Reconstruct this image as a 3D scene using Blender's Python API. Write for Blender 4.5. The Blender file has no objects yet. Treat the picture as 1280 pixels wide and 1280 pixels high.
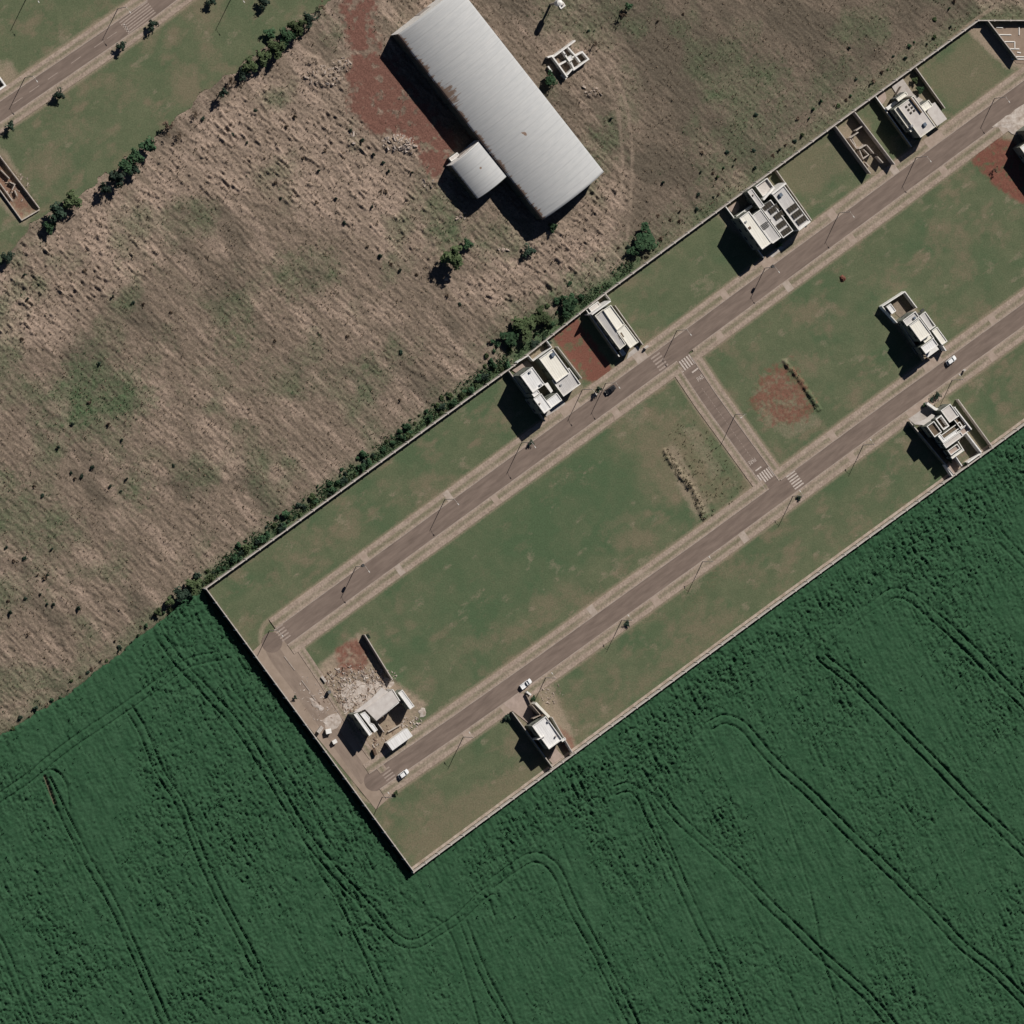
import bpy, math, random
import numpy as np
from mathutils import Vector, Matrix
random.seed(7)
rng = np.random.default_rng(11)
sc = bpy.context.scene
COL = sc.collection

# ------------------------------------------------------------------ camera, world, sun, exposure
S = 0.274                       # metres of ground per plan unit (the plan below is drawn in these units)
D = 2500.0                      # distance of the camera
TILT = math.radians(21.5)       # looks from the west, this far off the vertical
ct, st = math.cos(TILT), math.sin(TILT)
R_ = Vector((ct, 0, st)); U_ = Vector((0, 1, 0)); D_ = Vector((st, 0, -ct))
CAM = -D_ * D
cam = bpy.data.cameras.new('camera'); cam_o = bpy.data.objects.new('camera', cam); COL.objects.link(cam_o)
m = Matrix((( R_.x, U_.x, -D_.x), (R_.y, U_.y, -D_.y), (R_.z, U_.z, -D_.z))).to_4x4()
m.translation = CAM
cam_o.matrix_world = m
cam.sensor_width = 36.0
cam.angle = 2 * math.atan(640 * S / D)
cam.clip_start = 50; cam.clip_end = 9000
sc.camera = cam_o

SUN_EL = math.radians(38)
SUN_H = Vector((0.455, 0.89)).normalized()           # towards the sun, seen from above
SUN_AZ = math.atan2(SUN_H.x, SUN_H.y)                # clockwise from north
w = bpy.data.worlds.new('World'); sc.world = w; w.use_nodes = True
nt = w.node_tree; nt.nodes.clear()
sky = nt.nodes.new('ShaderNodeTexSky'); sky.sky_type = 'NISHITA'; sky.sun_disc = False
sky.sun_elevation = SUN_EL; sky.sun_rotation = SUN_AZ
sky.altitude = 600; sky.air_density = 0.35; sky.dust_density = 0.1; sky.ozone_density = 1.0
bg = nt.nodes.new('ShaderNodeBackground'); bg.inputs['Strength'].default_value = 0.05
wo = nt.nodes.new('ShaderNodeOutputWorld')
nt.links.new(sky.outputs[0], bg.inputs[0]); nt.links.new(bg.outputs[0], wo.inputs[0])
sun = bpy.data.lights.new('sun', 'SUN'); sun.energy = 5.0; sun.angle = math.radians(0.5); sun.color = (1.0, 0.955, 0.9)
sun_o = bpy.data.objects.new('sun', sun); COL.objects.link(sun_o)
sd = Vector((SUN_H.x * math.cos(SUN_EL), SUN_H.y * math.cos(SUN_EL), math.sin(SUN_EL)))
sun_o.rotation_euler = sd.to_track_quat('Z', 'Y').to_euler()
sun_o.location = (0, 0, 300)
vs = sc.view_settings
vs.view_transform = 'Standard'; vs.look = 'None'; vs.exposure = 0.0; vs.gamma = 1.0; vs.use_curve_mapping = False
sc.cycles.max_bounces = 4; sc.cycles.diffuse_bounces = 2

# ------------------------------------------------------------------ plan -> world
def U(px, py, z=0.0):
    """the world point of height z that a plan position shows"""
    v = D_ * D + R_ * ((px - 640) * S) + U_ * ((640 - py) * S)
    t = (z - CAM.z) / v.z
    p = CAM + v * t
    return Vector((p.x, p.y, z))
def to_plan(X, Y):
    X = np.asarray(X); Y = np.asarray(Y)
    dx = X - CAM.x; dy = Y - CAM.y; dz = -CAM.z
    dep = dx * D_.x + dz * D_.z
    sx = (dx * R_.x + dz * R_.z) / dep * D
    sy = dy / dep * D
    return 640 + sx / S, 640 - sy / S
A = np.array((0.809, -0.588)); B = np.array((0.588, 0.809))   # along the streets / across them
def rect(Wc, Ec):
    Wc = np.array(Wc, float); Ec = np.array(Ec, float); d = Ec - Wc
    a = d @ A; b = d @ B
    return [tuple(Wc), tuple(Wc + b * B), tuple(Ec), tuple(Wc + a * A)]     # counter-clockwise seen from above
def zm(ox, oy, s):
    return lambda x, y: (ox + x / s, oy + y / s)

# ------------------------------------------------------------------ objects
def thing(name, label, cat, loc=(0, 0, 0), rotz=0, group=None):
    o = bpy.data.objects.new(name, None); COL.objects.link(o)
    o.location = loc; o.rotation_euler = (0, 0, rotz); o.empty_display_size = 1
    o['label'] = label; o['category'] = cat
    if group: o['group'] = group
    return o
def tag(o, label=None, cat=None, group=None, kind=None):
    if label: o['label'] = label
    if cat: o['category'] = cat
    if group: o['group'] = group
    if kind: o['kind'] = kind
    return o
def root_loc(p):
    v = Vector((0, 0, 0))
    while p is not None:
        v += p.location; p = p.parent
    return v
def link(name, me, parent=None, loc=None, rotz=None):
    o = bpy.data.objects.new(name, me); COL.objects.link(o)
    if parent is not None: o.parent = parent
    if loc is not None: o.location = loc
    if rotz is not None: o.rotation_euler = (0, 0, rotz)
    return o
class MB:
    """collects faces, then links them as ONE mesh object"""
    def __init__(s): s.v = []; s.f = []; s.mi = []
    def add(s, vs, fs, mi=0):
        n = len(s.v); s.v += [tuple(v) for v in vs]
        for f in fs: s.f.append([n + i for i in f]); s.mi.append(mi)
        return s
    def prism(s, pts, z0, z1, mi=0, bottom=False):
        n = len(pts)
        z1s = z1 if isinstance(z1, (list, tuple)) else [z1] * n
        vs = [(p[0], p[1], z0) for p in pts] + [(p[0], p[1], z1s[i]) for i, p in enumerate(pts)]
        fs = [list(range(n, 2 * n))] + [[i, (i + 1) % n, n + (i + 1) % n, n + i] for i in range(n)]
        if bottom: fs.append(list(range(n))[::-1])
        return s.add(vs, fs, mi)
    def box(s, c, d, rz=0, mi=0, rx=0):
        M = Matrix.Rotation(rz, 3, 'Z') @ Matrix.Rotation(rx, 3, 'X')
        vs = []
        for k in ((-1,-1,-1),(1,-1,-1),(1,1,-1),(-1,1,-1),(-1,-1,1),(1,-1,1),(1,1,1),(-1,1,1)):
            v = M @ Vector((k[0]*d[0]/2, k[1]*d[1]/2, k[2]*d[2]/2)); vs.append((c[0]+v.x, c[1]+v.y, c[2]+v.z))
        return s.add(vs, [(3,2,1,0),(4,5,6,7),(0,1,5,4),(1,2,6,5),(2,3,7,6),(3,0,4,7)], mi)
    def tube(s, p0, p1, r0, r1, n=8, mi=0, cap=True):
        p0 = Vector(p0); p1 = Vector(p1); q = (p1 - p0).to_track_quat('Z', 'Y')
        vs = []
        for p, r in ((p0, r0), (p1, r1)):
            for i in range(n):
                a = 2 * math.pi * i / n; vs.append(p + q @ Vector((r * math.cos(a), r * math.sin(a), 0)))
        fs = [[i, (i + 1) % n, n + (i + 1) % n, n + i] for i in range(n)]
        if cap: fs += [list(range(n))[::-1], list(range(n, 2 * n))]
        return s.add(vs, fs, mi)
    def mesh(s, name, mats, off=(0, 0, 0)):
        me = bpy.data.meshes.new(name)
        me.from_pydata([(v[0]-off[0], v[1]-off[1], v[2]-off[2]) for v in s.v], [], s.f)
        for mt in (mats if isinstance(mats, (list, tuple)) else [mats]): me.materials.append(mt)
        if any(s.mi): me.polygons.foreach_set('material_index', s.mi)
        me.update(); return me
    def build(s, name, mats, parent=None):
        """coordinates are world coordinates; the part keeps its thing's origin"""
        return link(name, s.mesh(name, mats, root_loc(parent) if parent is not None else (0, 0, 0)), parent)

# ------------------------------------------------------------------ materials
def mat(name, col, rough=0.8, spec=0.3, var=0.0, vscale=3.0, bump=0.0, bscale=20.0, metal=0.0, col2=None, detail=4, rnd=0.0, aniso=None):
    mt = bpy.data.materials.new(name); mt.use_nodes = True
    t = mt.node_tree; b = t.nodes['Principled BSDF']
    b.inputs['Roughness'].default_value = rough; b.inputs['Specular IOR Level'].default_value = spec; b.inputs['Metallic'].default_value = metal
    b.inputs['Base Color'].default_value = (*col, 1)
    tc = t.nodes.new('ShaderNodeTexCoord')
    src = tc.outputs['Object']
    if aniso:
        mp = t.nodes.new('ShaderNodeMapping'); mp.vector_type = 'TEXTURE'; mp.inputs['Scale'].default_value = aniso[0]; mp.inputs['Rotation'].default_value = (0, 0, aniso[1])
        t.links.new(src, mp.inputs[0]); src = mp.outputs[0]
    if var or col2:
        n = t.nodes.new('ShaderNodeTexNoise'); n.inputs['Scale'].default_value = vscale; n.inputs['Detail'].default_value = detail; n.inputs['Roughness'].default_value = 0.65
        t.links.new(src, n.inputs['Vector'])
        mx = t.nodes.new('ShaderNodeMix'); mx.data_type = 'RGBA'
        c2 = col2 or tuple(c * (1 - var) for c in col)
        mx.inputs[6].default_value = (*col, 1); mx.inputs[7].default_value = (*c2, 1)
        rp = t.nodes.new('ShaderNodeValToRGB'); rp.color_ramp.elements[0].position = 0.35; rp.color_ramp.elements[1].position = 0.68
        t.links.new(n.outputs[0], rp.inputs[0]); t.links.new(rp.outputs[0], mx.inputs[0])
        out = mx.outputs[2]
        if rnd:
            oi = t.nodes.new('ShaderNodeObjectInfo'); hv = t.nodes.new('ShaderNodeHueSaturation')
            mr = t.nodes.new('ShaderNodeMapRange'); mr.inputs[3].default_value = 1 - rnd; mr.inputs[4].default_value = 1 + rnd
            t.links.new(oi.outputs['Random'], mr.inputs[0]); t.links.new(mr.outputs[0], hv.inputs['Value']); t.links.new(out, hv.inputs['Color']); out = hv.outputs[0]
        t.links.new(out, b.inputs['Base Color'])
    if bump:
        n2 = t.nodes.new('ShaderNodeTexNoise'); n2.inputs['Scale'].default_value = bscale; n2.inputs['Detail'].default_value = 3
        t.links.new(src, n2.inputs['Vector'])
        bp = t.nodes.new('ShaderNodeBump'); bp.inputs['Strength'].default_value = bump; bp.inputs['Distance'].default_value = 0.05
        t.links.new(n2.outputs[0], bp.inputs['Height']); t.links.new(bp.outputs[0], b.inputs['Normal'])
    return mt
M = {}
M['white'] = mat('white_paint', (0.82, 0.80, 0.76), 0.7, 0.3, col2=(0.70, 0.67, 0.62), vscale=0.9, bump=0.2)
M['cream'] = mat('cream_paint', (0.80, 0.77, 0.68), 0.7, 0.3, col2=(0.68, 0.64, 0.55), vscale=0.8, bump=0.2)
M['house_wall'] = mat('shade_dark_house_wall', (0.20, 0.21, 0.175), 0.85, 0.2, col2=(0.14, 0.15, 0.12), vscale=0.6, bump=0.2)  # outer walls coloured dark to deepen the shade on them; parapets stay pale
M['shade_wall'] = mat('shade_dark_lot_wall', (0.17, 0.175, 0.135), 0.95, 0.1, col2=(0.11, 0.12, 0.09), vscale=0.6, bump=0.3)  # shade painted into the colour of the left-hand lot walls
M['grey_wall'] = mat('weathered_wall', (0.50, 0.44, 0.39), 0.9, 0.2, col2=(0.32, 0.28, 0.245), vscale=0.5, bump=0.3)
M['tan_wall'] = mat('bare_render', (0.42, 0.35, 0.29), 0.9, 0.2, col2=(0.30, 0.25, 0.2), vscale=0.7, bump=0.3)
M['cap'] = mat('wall_coping', (0.55, 0.50, 0.45), 0.85, 0.2, col2=(0.38, 0.34, 0.30), vscale=0.6)
M['lowwall'] = mat('raw_block', (0.56, 0.50, 0.44), 0.9, 0.2, col2=(0.36, 0.31, 0.26), vscale=1.2, bump=0.4)
M['glass'] = mat('window_glass', (0.03, 0.035, 0.04), 0.08, 0.6)
M['frame'] = mat('window_frame', (0.12, 0.12, 0.12), 0.5)
M['panel'] = mat('solar_cells', (0.075, 0.065, 0.05), 0.35, 0.4, var=0.3, vscale=1.5)
M['alu'] = mat('aluminium', (0.55, 0.55, 0.55), 0.4, 0.5, metal=0.6)
M['concrete'] = mat('concrete', (0.50, 0.46, 0.42), 0.9, 0.2, col2=(0.37, 0.325, 0.29), vscale=0.45, bump=0.2)
M['pink_paving'] = mat('pink_paving', (0.42, 0.33, 0.28), 0.9, 0.2, col2=(0.32, 0.25, 0.21), vscale=0.5)
M['pole'] = mat('pole_concrete', (0.62, 0.56, 0.49), 0.85, 0.2, var=0.3, vscale=2)
M['armpaint'] = mat('arm_paint', (0.62, 0.58, 0.52), 0.7, 0.3)
M['lamp'] = mat('lamp_housing', (0.62, 0.6, 0.56), 0.4, 0.5)
M['lens'] = mat('lamp_lens', (0.6, 0.6, 0.55), 0.2, 0.5)
M['bark'] = mat('bark', (0.075, 0.055, 0.04), 0.95, 0.1, var=0.4, vscale=5, bump=0.5)
M['leaf'] = mat('leaf', (0.026, 0.060, 0.031), 0.8, 0.05, col2=(0.074, 0.124, 0.062), vscale=1.6, rnd=0.3)
M['leaf_dark'] = mat('leaf_dark', (0.017, 0.034, 0.022), 0.7, 0.2, col2=(0.034, 0.058, 0.036), vscale=1.6, rnd=0.3)
M['leaf_olive'] = mat('leaf_olive', (0.046, 0.070, 0.030), 0.8, 0.05, col2=(0.10, 0.125, 0.062), vscale=1.6, rnd=0.3)
M['twig'] = mat('dry_twigs', (0.10, 0.07, 0.05), 0.9, 0.1, col2=(0.17, 0.13, 0.09), vscale=1.6, rnd=0.3)
M['carpaint'] = mat('white_car_paint', (0.80, 0.80, 0.79), 0.3, 0.5)
M['carblack'] = mat('black_car_paint', (0.02, 0.02, 0.022), 0.25, 0.5)
M['tyre'] = mat('tyre_rubber', (0.02, 0.02, 0.02), 0.9, 0.1)
M['rim'] = mat('wheel_rim', (0.4, 0.4, 0.4), 0.35, 0.5, metal=0.8)
M['red_lens'] = mat('tail_lens', (0.3, 0.01, 0.01), 0.3, 0.5)
M['clay'] = mat('clay_tiles', (0.17, 0.125, 0.085), 0.9, 0.2, col2=(0.10, 0.075, 0.052), vscale=1.5, bump=0.4)
M['stone'] = mat('rubble_stone', (0.45, 0.38, 0.32), 0.9, 0.2, col2=(0.24, 0.18, 0.14), vscale=0.9)
M['door'] = mat('door_wood', (0.14, 0.09, 0.06), 0.6, 0.3, var=0.3)
M['dark_metal'] = mat('dark_metal', (0.06, 0.06, 0.06), 0.6, 0.4)
M['tank_blue'] = mat('tank_plastic', (0.13, 0.16, 0.20), 0.5, 0.4)
M['road_paint'] = mat('road_paint', (0.62, 0.56, 0.50), 0.8, 0.2, col2=(0.34, 0.27, 0.23), vscale=2.2)
M['worn_paint'] = mat('worn_road_paint', (0.40, 0.33, 0.28), 0.8, 0.2, col2=(0.26, 0.20, 0.17), vscale=2.2)
M['kerb'] = mat('kerb_concrete', (0.40, 0.34, 0.29), 0.9, 0.2, col2=(0.30, 0.245, 0.205), vscale=0.4)

def sheet_metal(name, col, col2, period, rot, rust=None, rustamt=0.0):
    """ribbed metal roofing: ribs as relief, patchy weathering, rust"""
    mt = mat(name, col, 0.75, 0.15, col2=col2, vscale=0.9, detail=6, aniso=((0.9, 4.5, 4.5), -rot))
    t = mt.node_tree; b = t.nodes['Principled BSDF']
    tc = [n for n in t.nodes if n.type == 'TEX_COORD'][0]
    mp = t.nodes.new('ShaderNodeMapping'); mp.inputs['Rotation'].default_value = (0, 0, rot)
    wv = t.nodes.new('ShaderNodeTexWave'); wv.wave_type = 'BANDS'; wv.bands_direction = 'X'; wv.inputs['Scale'].default_value = 0.314 / period
    t.links.new(tc.outputs['Object'], mp.inputs[0]); t.links.new(mp.outputs[0], wv.inputs[0])
    bp = t.nodes.new('ShaderNodeBump'); bp.inputs['Strength'].default_value = 0.28; bp.inputs['Distance'].default_value = 0.05
    t.links.new(wv.outputs[1], bp.inputs['Height']); t.links.new(bp.outputs[0], b.inputs['Normal'])
    sm = t.nodes.new('ShaderNodeTexWave'); sm.wave_type = 'BANDS'; sm.bands_direction = 'X'; sm.wave_profile = 'SAW'; sm.inputs['Scale'].default_value = 0.314 / (period * 2.4)
    t.links.new(mp.outputs[0], sm.inputs[0])
    gt = t.nodes.new('ShaderNodeMath'); gt.operation = 'GREATER_THAN'; gt.inputs[1].default_value = 0.93; t.links.new(sm.outputs[1], gt.inputs[0])
    ml = t.nodes.new('ShaderNodeMath'); ml.operation = 'MULTIPLY'; ml.inputs[1].default_value = 0.15; t.links.new(gt.outputs[0], ml.inputs[0])
    ms = t.nodes.new('ShaderNodeMix'); ms.data_type = 'RGBA'; ms.inputs[7].default_value = (0.12, 0.11, 0.10, 1)
    t.links.new(b.inputs['Base Color'].links[0].from_socket, ms.inputs[6]); t.links.new(ml.outputs[0], ms.inputs[0]); t.links.new(ms.outputs[2], b.inputs['Base Color'])
    if rust:
        at = t.nodes.new('ShaderNodeAttribute'); at.attribute_name = 'rust'
        mp2 = t.nodes.new('ShaderNodeMapping'); mp2.vector_type = 'TEXTURE'; mp2.inputs['Rotation'].default_value = (0, 0, -rot); mp2.inputs['Scale'].default_value = (0.8, 5.0, 4.0)
        nz = t.nodes.new('ShaderNodeTexNoise'); nz.inputs['Scale'].default_value = 1.0; nz.inputs['Detail'].default_value = 5; nz.inputs['Roughness'].default_value = 0.7
        t.links.new(tc.outputs['Object'], mp2.inputs[0]); t.links.new(mp2.outputs[0], nz.inputs[0])
        ad = t.nodes.new('ShaderNodeMath'); ad.operation = 'ADD'
        t.links.new(at.outputs['Fac'], ad.inputs[0]); t.links.new(nz.outputs[0], ad.inputs[1])
        rp = t.nodes.new('ShaderNodeValToRGB'); rp.color_ramp.elements[0].position = 0.95; rp.color_ramp.elements[1].position = 1.25
        rp.color_ramp.elements[0].position = 0.9; rp.color_ramp.elements[1].position = 1.0
        mr = t.nodes.new('ShaderNodeMath'); mr.operation = 'SUBTRACT'; mr.inputs[1].default_value = 0.08
        t.links.new(ad.outputs[0], mr.inputs[0]); t.links.new(mr.outputs[0], rp.inputs[0])
        mx = t.nodes.new('ShaderNodeMix'); mx.data_type = 'RGBA'; mx.inputs[7].default_value = (*rust, 1)
        old = b.inputs['Base Color'].links[0].from_socket
        t.links.new(old, mx.inputs[6]); t.links.new(rp.outputs[0], mx.inputs[0]); t.links.new(mx.outputs[2], b.inputs['Base Color'])
    return mt
ANG_A = math.atan2((U(640+A[0]*100, 640+A[1]*100) - U(640, 640)).y, (U(640+A[0]*100, 640+A[1]*100) - U(640, 640)).x)
ANG_B = math.atan2((U(640+B[0]*100, 640+B[1]*100) - U(640, 640)).y, (U(640+B[0]*100, 640+B[1]*100) - U(640, 640)).x)
M['roof_white'] = sheet_metal('white_metal_roof', (0.80, 0.79, 0.77), (0.68, 0.665, 0.64), 0.8, -ANG_A)
M['roof_cream'] = sheet_metal('cream_metal_roof', (0.82, 0.79, 0.70), (0.72, 0.685, 0.60), 0.8, -ANG_A)
M['roof_grey'] = sheet_metal('fibre_cement_roof', (0.56, 0.54, 0.52), (0.47, 0.45, 0.43), 0.6, -ANG_A)
M['zinc'] = sheet_metal('zinc_roof', (0.470, 0.470, 0.460), (0.415, 0.42, 0.417), 1.1, -ANG_B, rust=(0.235, 0.165, 0.125))
M['shade_block'] = mat('shade_dark_block_wall', (0.085, 0.09, 0.075), 0.95, 0.1, col2=(0.05, 0.06, 0.048), vscale=0.4)  # near-black colour imitates deep shade on warehouse walls and the short end wall
M['slab'] = mat('roof_slab', (0.60, 0.56, 0.52), 0.9, 0.2, col2=(0.50, 0.455, 0.42), vscale=0.5)
# ------------------------------------------------------------------ terrain
STEP = 0.36
x0, y0 = U(-70, 640).x, U(640, 1350).y
x1, y1 = U(1350, 640).x, U(640, -70).y
NX = int((x1 - x0) / STEP); NY = int((y1 - y0) / STEP)
gx = x0 + np.arange(NX) * STEP; gy = y0 + np.arange(NY) * STEP
GX, GY = np.meshgrid(gx, gy)                # [j, i]
PX, PY = to_plan(GX, GY)

def vnoise(u, v, seed):
    """smooth value noise in 0..1"""
    g = np.random.default_rng(seed).random((256, 256)).astype(np.float32)
    iu = np.floor(u).astype(np.int64); iv = np.floor(v).astype(np.int64)
    fu = (u - iu).astype(np.float32); fv = (v - iv).astype(np.float32)
    fu = fu * fu * (3 - 2 * fu); fv = fv * fv * (3 - 2 * fv)
    a = g[iu & 255, iv & 255]; b = g[(iu + 1) & 255, iv & 255]; c = g[iu & 255, (iv + 1) & 255]; d = g[(iu + 1) & 255, (iv + 1) & 255]
    return (a * (1 - fu) + b * fu) * (1 - fv) + (c * (1 - fu) + d * fu) * fv
def fbm(u, v, seed, octs=3, gain=0.55):
    o = 0; amp = 1; tot = 0
    for k in range(octs):
        o = o + amp * vnoise(u * 2 ** k + 17.3 * k, v * 2 ** k + 9.1 * k, seed + k); tot += amp; amp *= gain
    return o / tot
def inside(poly, px=None, py=None):
    px = PX if px is None else px; py = PY if py is None else py
    r = np.zeros(px.shape, bool); n = len(poly)
    for i in range(n):
        ax, ay = poly[i]; bx, by = poly[(i + 1) % n]
        if ay == by: continue
        c = ((ay > py) != (by > py)) & (px < (bx - ax) * (py - ay) / (by - ay) + ax)
        r ^= c
    return r
def blur(a, n):
    a = a.astype(np.float32)
    for ax in (0, 1):
        c = np.cumsum(np.pad(a, [(n + 1, n) if k == ax else (0, 0) for k in (0, 1)], mode='edge'), axis=ax)
        a = (np.take(c, range(2 * n + 1, c.shape[ax]), ax) - np.take(c, range(0, c.shape[ax] - 2 * n - 1), ax)) / (2 * n + 1)
    return a
def blob(poly, soft=3, rag=0.0, seed=5):
    """soft-edged, ragged mask of a plan polygon"""
    q = blur(inside(poly), soft)
    if rag: q = np.clip(q + rag * (fbm(GX / 1.6, GY / 1.6, seed, 3) - 0.5) * (q > 0.02), 0, 1)
    return q
def dist_line(pts, maxd=12):
    """distance in plan units to a polyline"""
    out = np.full(PX.shape, 99.0, np.float32)
    for (ax, ay), (bx, by) in zip(pts[:-1], pts[1:]):
        sel = (PX > min(ax, bx) - maxd) & (PX < max(ax, bx) + maxd) & (PY > min(ay, by) - maxd) & (PY < max(ay, by) + maxd)
        if not sel.any(): continue
        px = PX[sel]; py = PY[sel]; dx, dy = bx - ax, by - ay
        t = np.clip(((px - ax) * dx + (py - ay) * dy) / (dx * dx + dy * dy + 1e-9), 0, 1)
        d = np.hypot(px - ax - t * dx, py - ay - t * dy)
        out[sel] = np.minimum(out[sel], d)
    return out
def smooth_line(pts, n=6):
    """Catmull-Rom through the given points"""
    p = [np.array(q, float) for q in pts]; p = [2 * p[0] - p[1]] + p + [2 * p[-1] - p[-2]]
    out = []
    for i in range(1, len(p) - 2):
        for k in range(n):
            t = k / n
            out.append(0.5 * ((2 * p[i]) + (-p[i-1] + p[i+1]) * t + (2*p[i-1] - 5*p[i] + 4*p[i+1] - p[i+2]) * t*t + (-p[i-1] + 3*p[i] - 3*p[i+1] + p[i+2]) * t**3))
    out.append(p[-2]); return [tuple(q) for q in out]
def offset_line(pts, d):
    p = np.array(pts, float); t = np.gradient(p, axis=0); t /= np.linalg.norm(t, axis=1)[:, None] + 1e-9
    n = np.stack([-t[:, 1], t[:, 0]], 1)
    return [tuple(q) for q in p + n * d]
def grid_mesh(name, mask, Z, material, attrs, step=1):
    mk = mask[::step, ::step]; z = Z[::step, ::step]; X = GX[::step, ::step]; Y = GY[::step, ::step]
    q = mk[:-1, :-1] & mk[1:, :-1] & mk[:-1, 1:] & mk[1:, 1:]
    ny, nx = mk.shape
    idx = np.arange(nx * ny).reshape(ny, nx)
    quads = np.stack([idx[:-1, :-1][q], idx[:-1, 1:][q], idx[1:, 1:][q], idx[1:, :-1][q]], 1)
    used, inv = np.unique(quads, return_inverse=True); quads = inv.reshape(-1, 4)
    co = np.stack([X.ravel()[used], Y.ravel()[used], z.ravel()[used]], 1).astype(np.float32)
    me = bpy.data.meshes.new(name)
    me.vertices.add(len(co)); me.vertices.foreach_set('co', co.ravel())
    nf = len(quads)
    me.loops.add(nf * 4); me.loops.foreach_set('vertex_index', quads.ravel().astype(np.int32))
    me.polygons.add(nf); me.polygons.foreach_set('loop_start', np.arange(0, nf * 4, 4, dtype=np.int32))
    try: me.polygons.foreach_set('loop_total', np.full(nf, 4, np.int32))
    except Exception: pass
    for k, a in attrs.items():
        at = me.attributes.new(k, 'FLOAT', 'POINT'); at.data.foreach_set('value', a[::step, ::step].ravel()[used].astype(np.float32))
    me.update(); me.validate()
    me.polygons.foreach_set('use_smooth', np.ones(nf, bool))
    me.materials.append(material)
    return link(name, me)

def ground_mat(name, c1, c2, scale, layers, aniso=None, fine=1.5, pos=(0.35, 0.65), fine_amt=0.35):
    """base of two mixed soils/grasses, then one named layer after the other (attribute = where it grows or lies)"""
    mt = bpy.data.materials.new(name); mt.use_nodes = True
    t = mt.node_tree; b = t.nodes['Principled BSDF']; b.inputs['Roughness'].default_value = 1.0; b.inputs['Specular IOR Level'].default_value = 0.0
    tc = t.nodes.new('ShaderNodeTexCoord'); mp = t.nodes.new('ShaderNodeMapping')
    mp.vector_type = 'TEXTURE'
    if aniso: mp.inputs['Scale'].default_value = aniso[0]; mp.inputs['Rotation'].default_value = (0, 0, aniso[1])
    t.links.new(tc.outputs['Object'], mp.inputs[0])
    def noise(sc_, det=5, vec=mp):
        n = t.nodes.new('ShaderNodeTexNoise'); n.inputs['Scale'].default_value = sc_; n.inputs['Detail'].default_value = det; n.inputs['Roughness'].default_value = 0.68
        t.links.new(vec.outputs[0] if vec is mp else vec, n.inputs['Vector']); return n.outputs[0]
    def ramp(src, a, c):
        r = t.nodes.new('ShaderNodeValToRGB'); r.color_ramp.elements[0].position = a; r.color_ramp.elements[1].position = c; t.links.new(src, r.inputs[0]); return r.outputs[0]
    def mix(f, ca, cb, mode='MIX'):
        x = t.nodes.new('ShaderNodeMix'); x.data_type = 'RGBA'; x.blend_type = mode
        for s_, c_ in ((6, ca), (7, cb)):
            if isinstance(c_, tuple): x.inputs[s_].default_value = (*c_, 1)
            else: t.links.new(c_, x.inputs[s_])
        if isinstance(f, float): x.inputs[0].default_value = f
        else: t.links.new(f, x.inputs[0])
        return x.outputs[2]
    col = mix(ramp(noise(scale), *pos), c1, c2)
    nf = noise(fine, 4, tc.outputs['Object'])
    for attr, c in layers:
        at = t.nodes.new('ShaderNodeAttribute'); at.attribute_name = attr
        ma = t.nodes.new('ShaderNodeMath'); ma.operation = 'MULTIPLY_ADD'; ma.inputs[1].default_value = 0.7; ma.inputs[2].default_value = -0.35
        t.links.new(nf, ma.inputs[0])
        ad = t.nodes.new('ShaderNodeMath'); ad.operation = 'ADD'; t.links.new(at.outputs['Fac'], ad.inputs[0]); t.links.new(ma.outputs[0], ad.inputs[1])
        mu = t.nodes.new('ShaderNodeMath'); mu.operation = 'MULTIPLY'; mu.use_clamp = True
        rp = ramp(ad.outputs[0], 0.12, 0.85)
        st_ = t.nodes.new('ShaderNodeMath'); st_.operation = 'GREATER_THAN'; st_.inputs[1].default_value = 0.01; t.links.new(at.outputs['Fac'], st_.inputs[0])
        t.links.new(rp, mu.inputs[0]); t.links.new(st_.outputs[0], mu.inputs[1])
        col = mix(mu.outputs[0], col, c)
    f2 = ramp(noise(fine * 1.7, 3, tc.outputs['Object']), 0.3, 0.7)
    hv = t.nodes.new('ShaderNodeHueSaturation'); mr = t.nodes.new('ShaderNodeMapRange'); mr.inputs[3].default_value = 1 - fine_amt; mr.inputs[4].default_value = 1 + fine_amt
    t.links.new(f2, mr.inputs[0]); t.links.new(mr.outputs[0], hv.inputs['Value']); t.links.new(col, hv.inputs['Color'])
    t.links.new(hv.outputs[0], b.inputs['Base Color'])
    return mt

# --- outlines of the plan
NW = [(254, 736), (640, 457), (754, 367), (960, 216), (1066, 138), (1220, 26), (1300, 26)]
SW = [(254, 736), (514, 1090)]
SE = [(514, 1090), (960, 761), (1237, 560), (1300, 514)]
CROP = [(-200, 1062), (0, 918), (75, 872), (150, 815), (200, 775), (235, 745), (254, 736), (514, 1090), (960, 761), (1237, 560), (1450, 405), (1450, 1450), (-200, 1450)]
ESTATE = [(254, 736), (640, 457), (754, 367), (960, 216), (1066, 138), (1220, 26), (1450, 26), (1450, 405), (1237, 560), (960, 761), (514, 1090)]
NORTH = [(-200, 470), (-10, 345), (40, 285), (60, 262), (120, 235), (170, 190), (225, 145), (270, 105), (310, 78), (350, 45), (395, 15), (430, -10), (530, -90), (-200, -90)]
in_est = inside(ESTATE)
jx = PX + 9 * (fbm(GX / 4, GY / 4, 30, 3) - 0.5); jy = PY + 9 * (fbm(GX / 4, GY / 4, 33, 3) - 0.5)
in_crop = inside(CROP, jx, jy) & ~in_est & ((PX < 256) | inside(CROP)) | (inside(CROP) & (PX > 250))
in_north = inside(NORTH, PX + 2 * (jx - PX), PY + 2 * (jy - PY))

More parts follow.
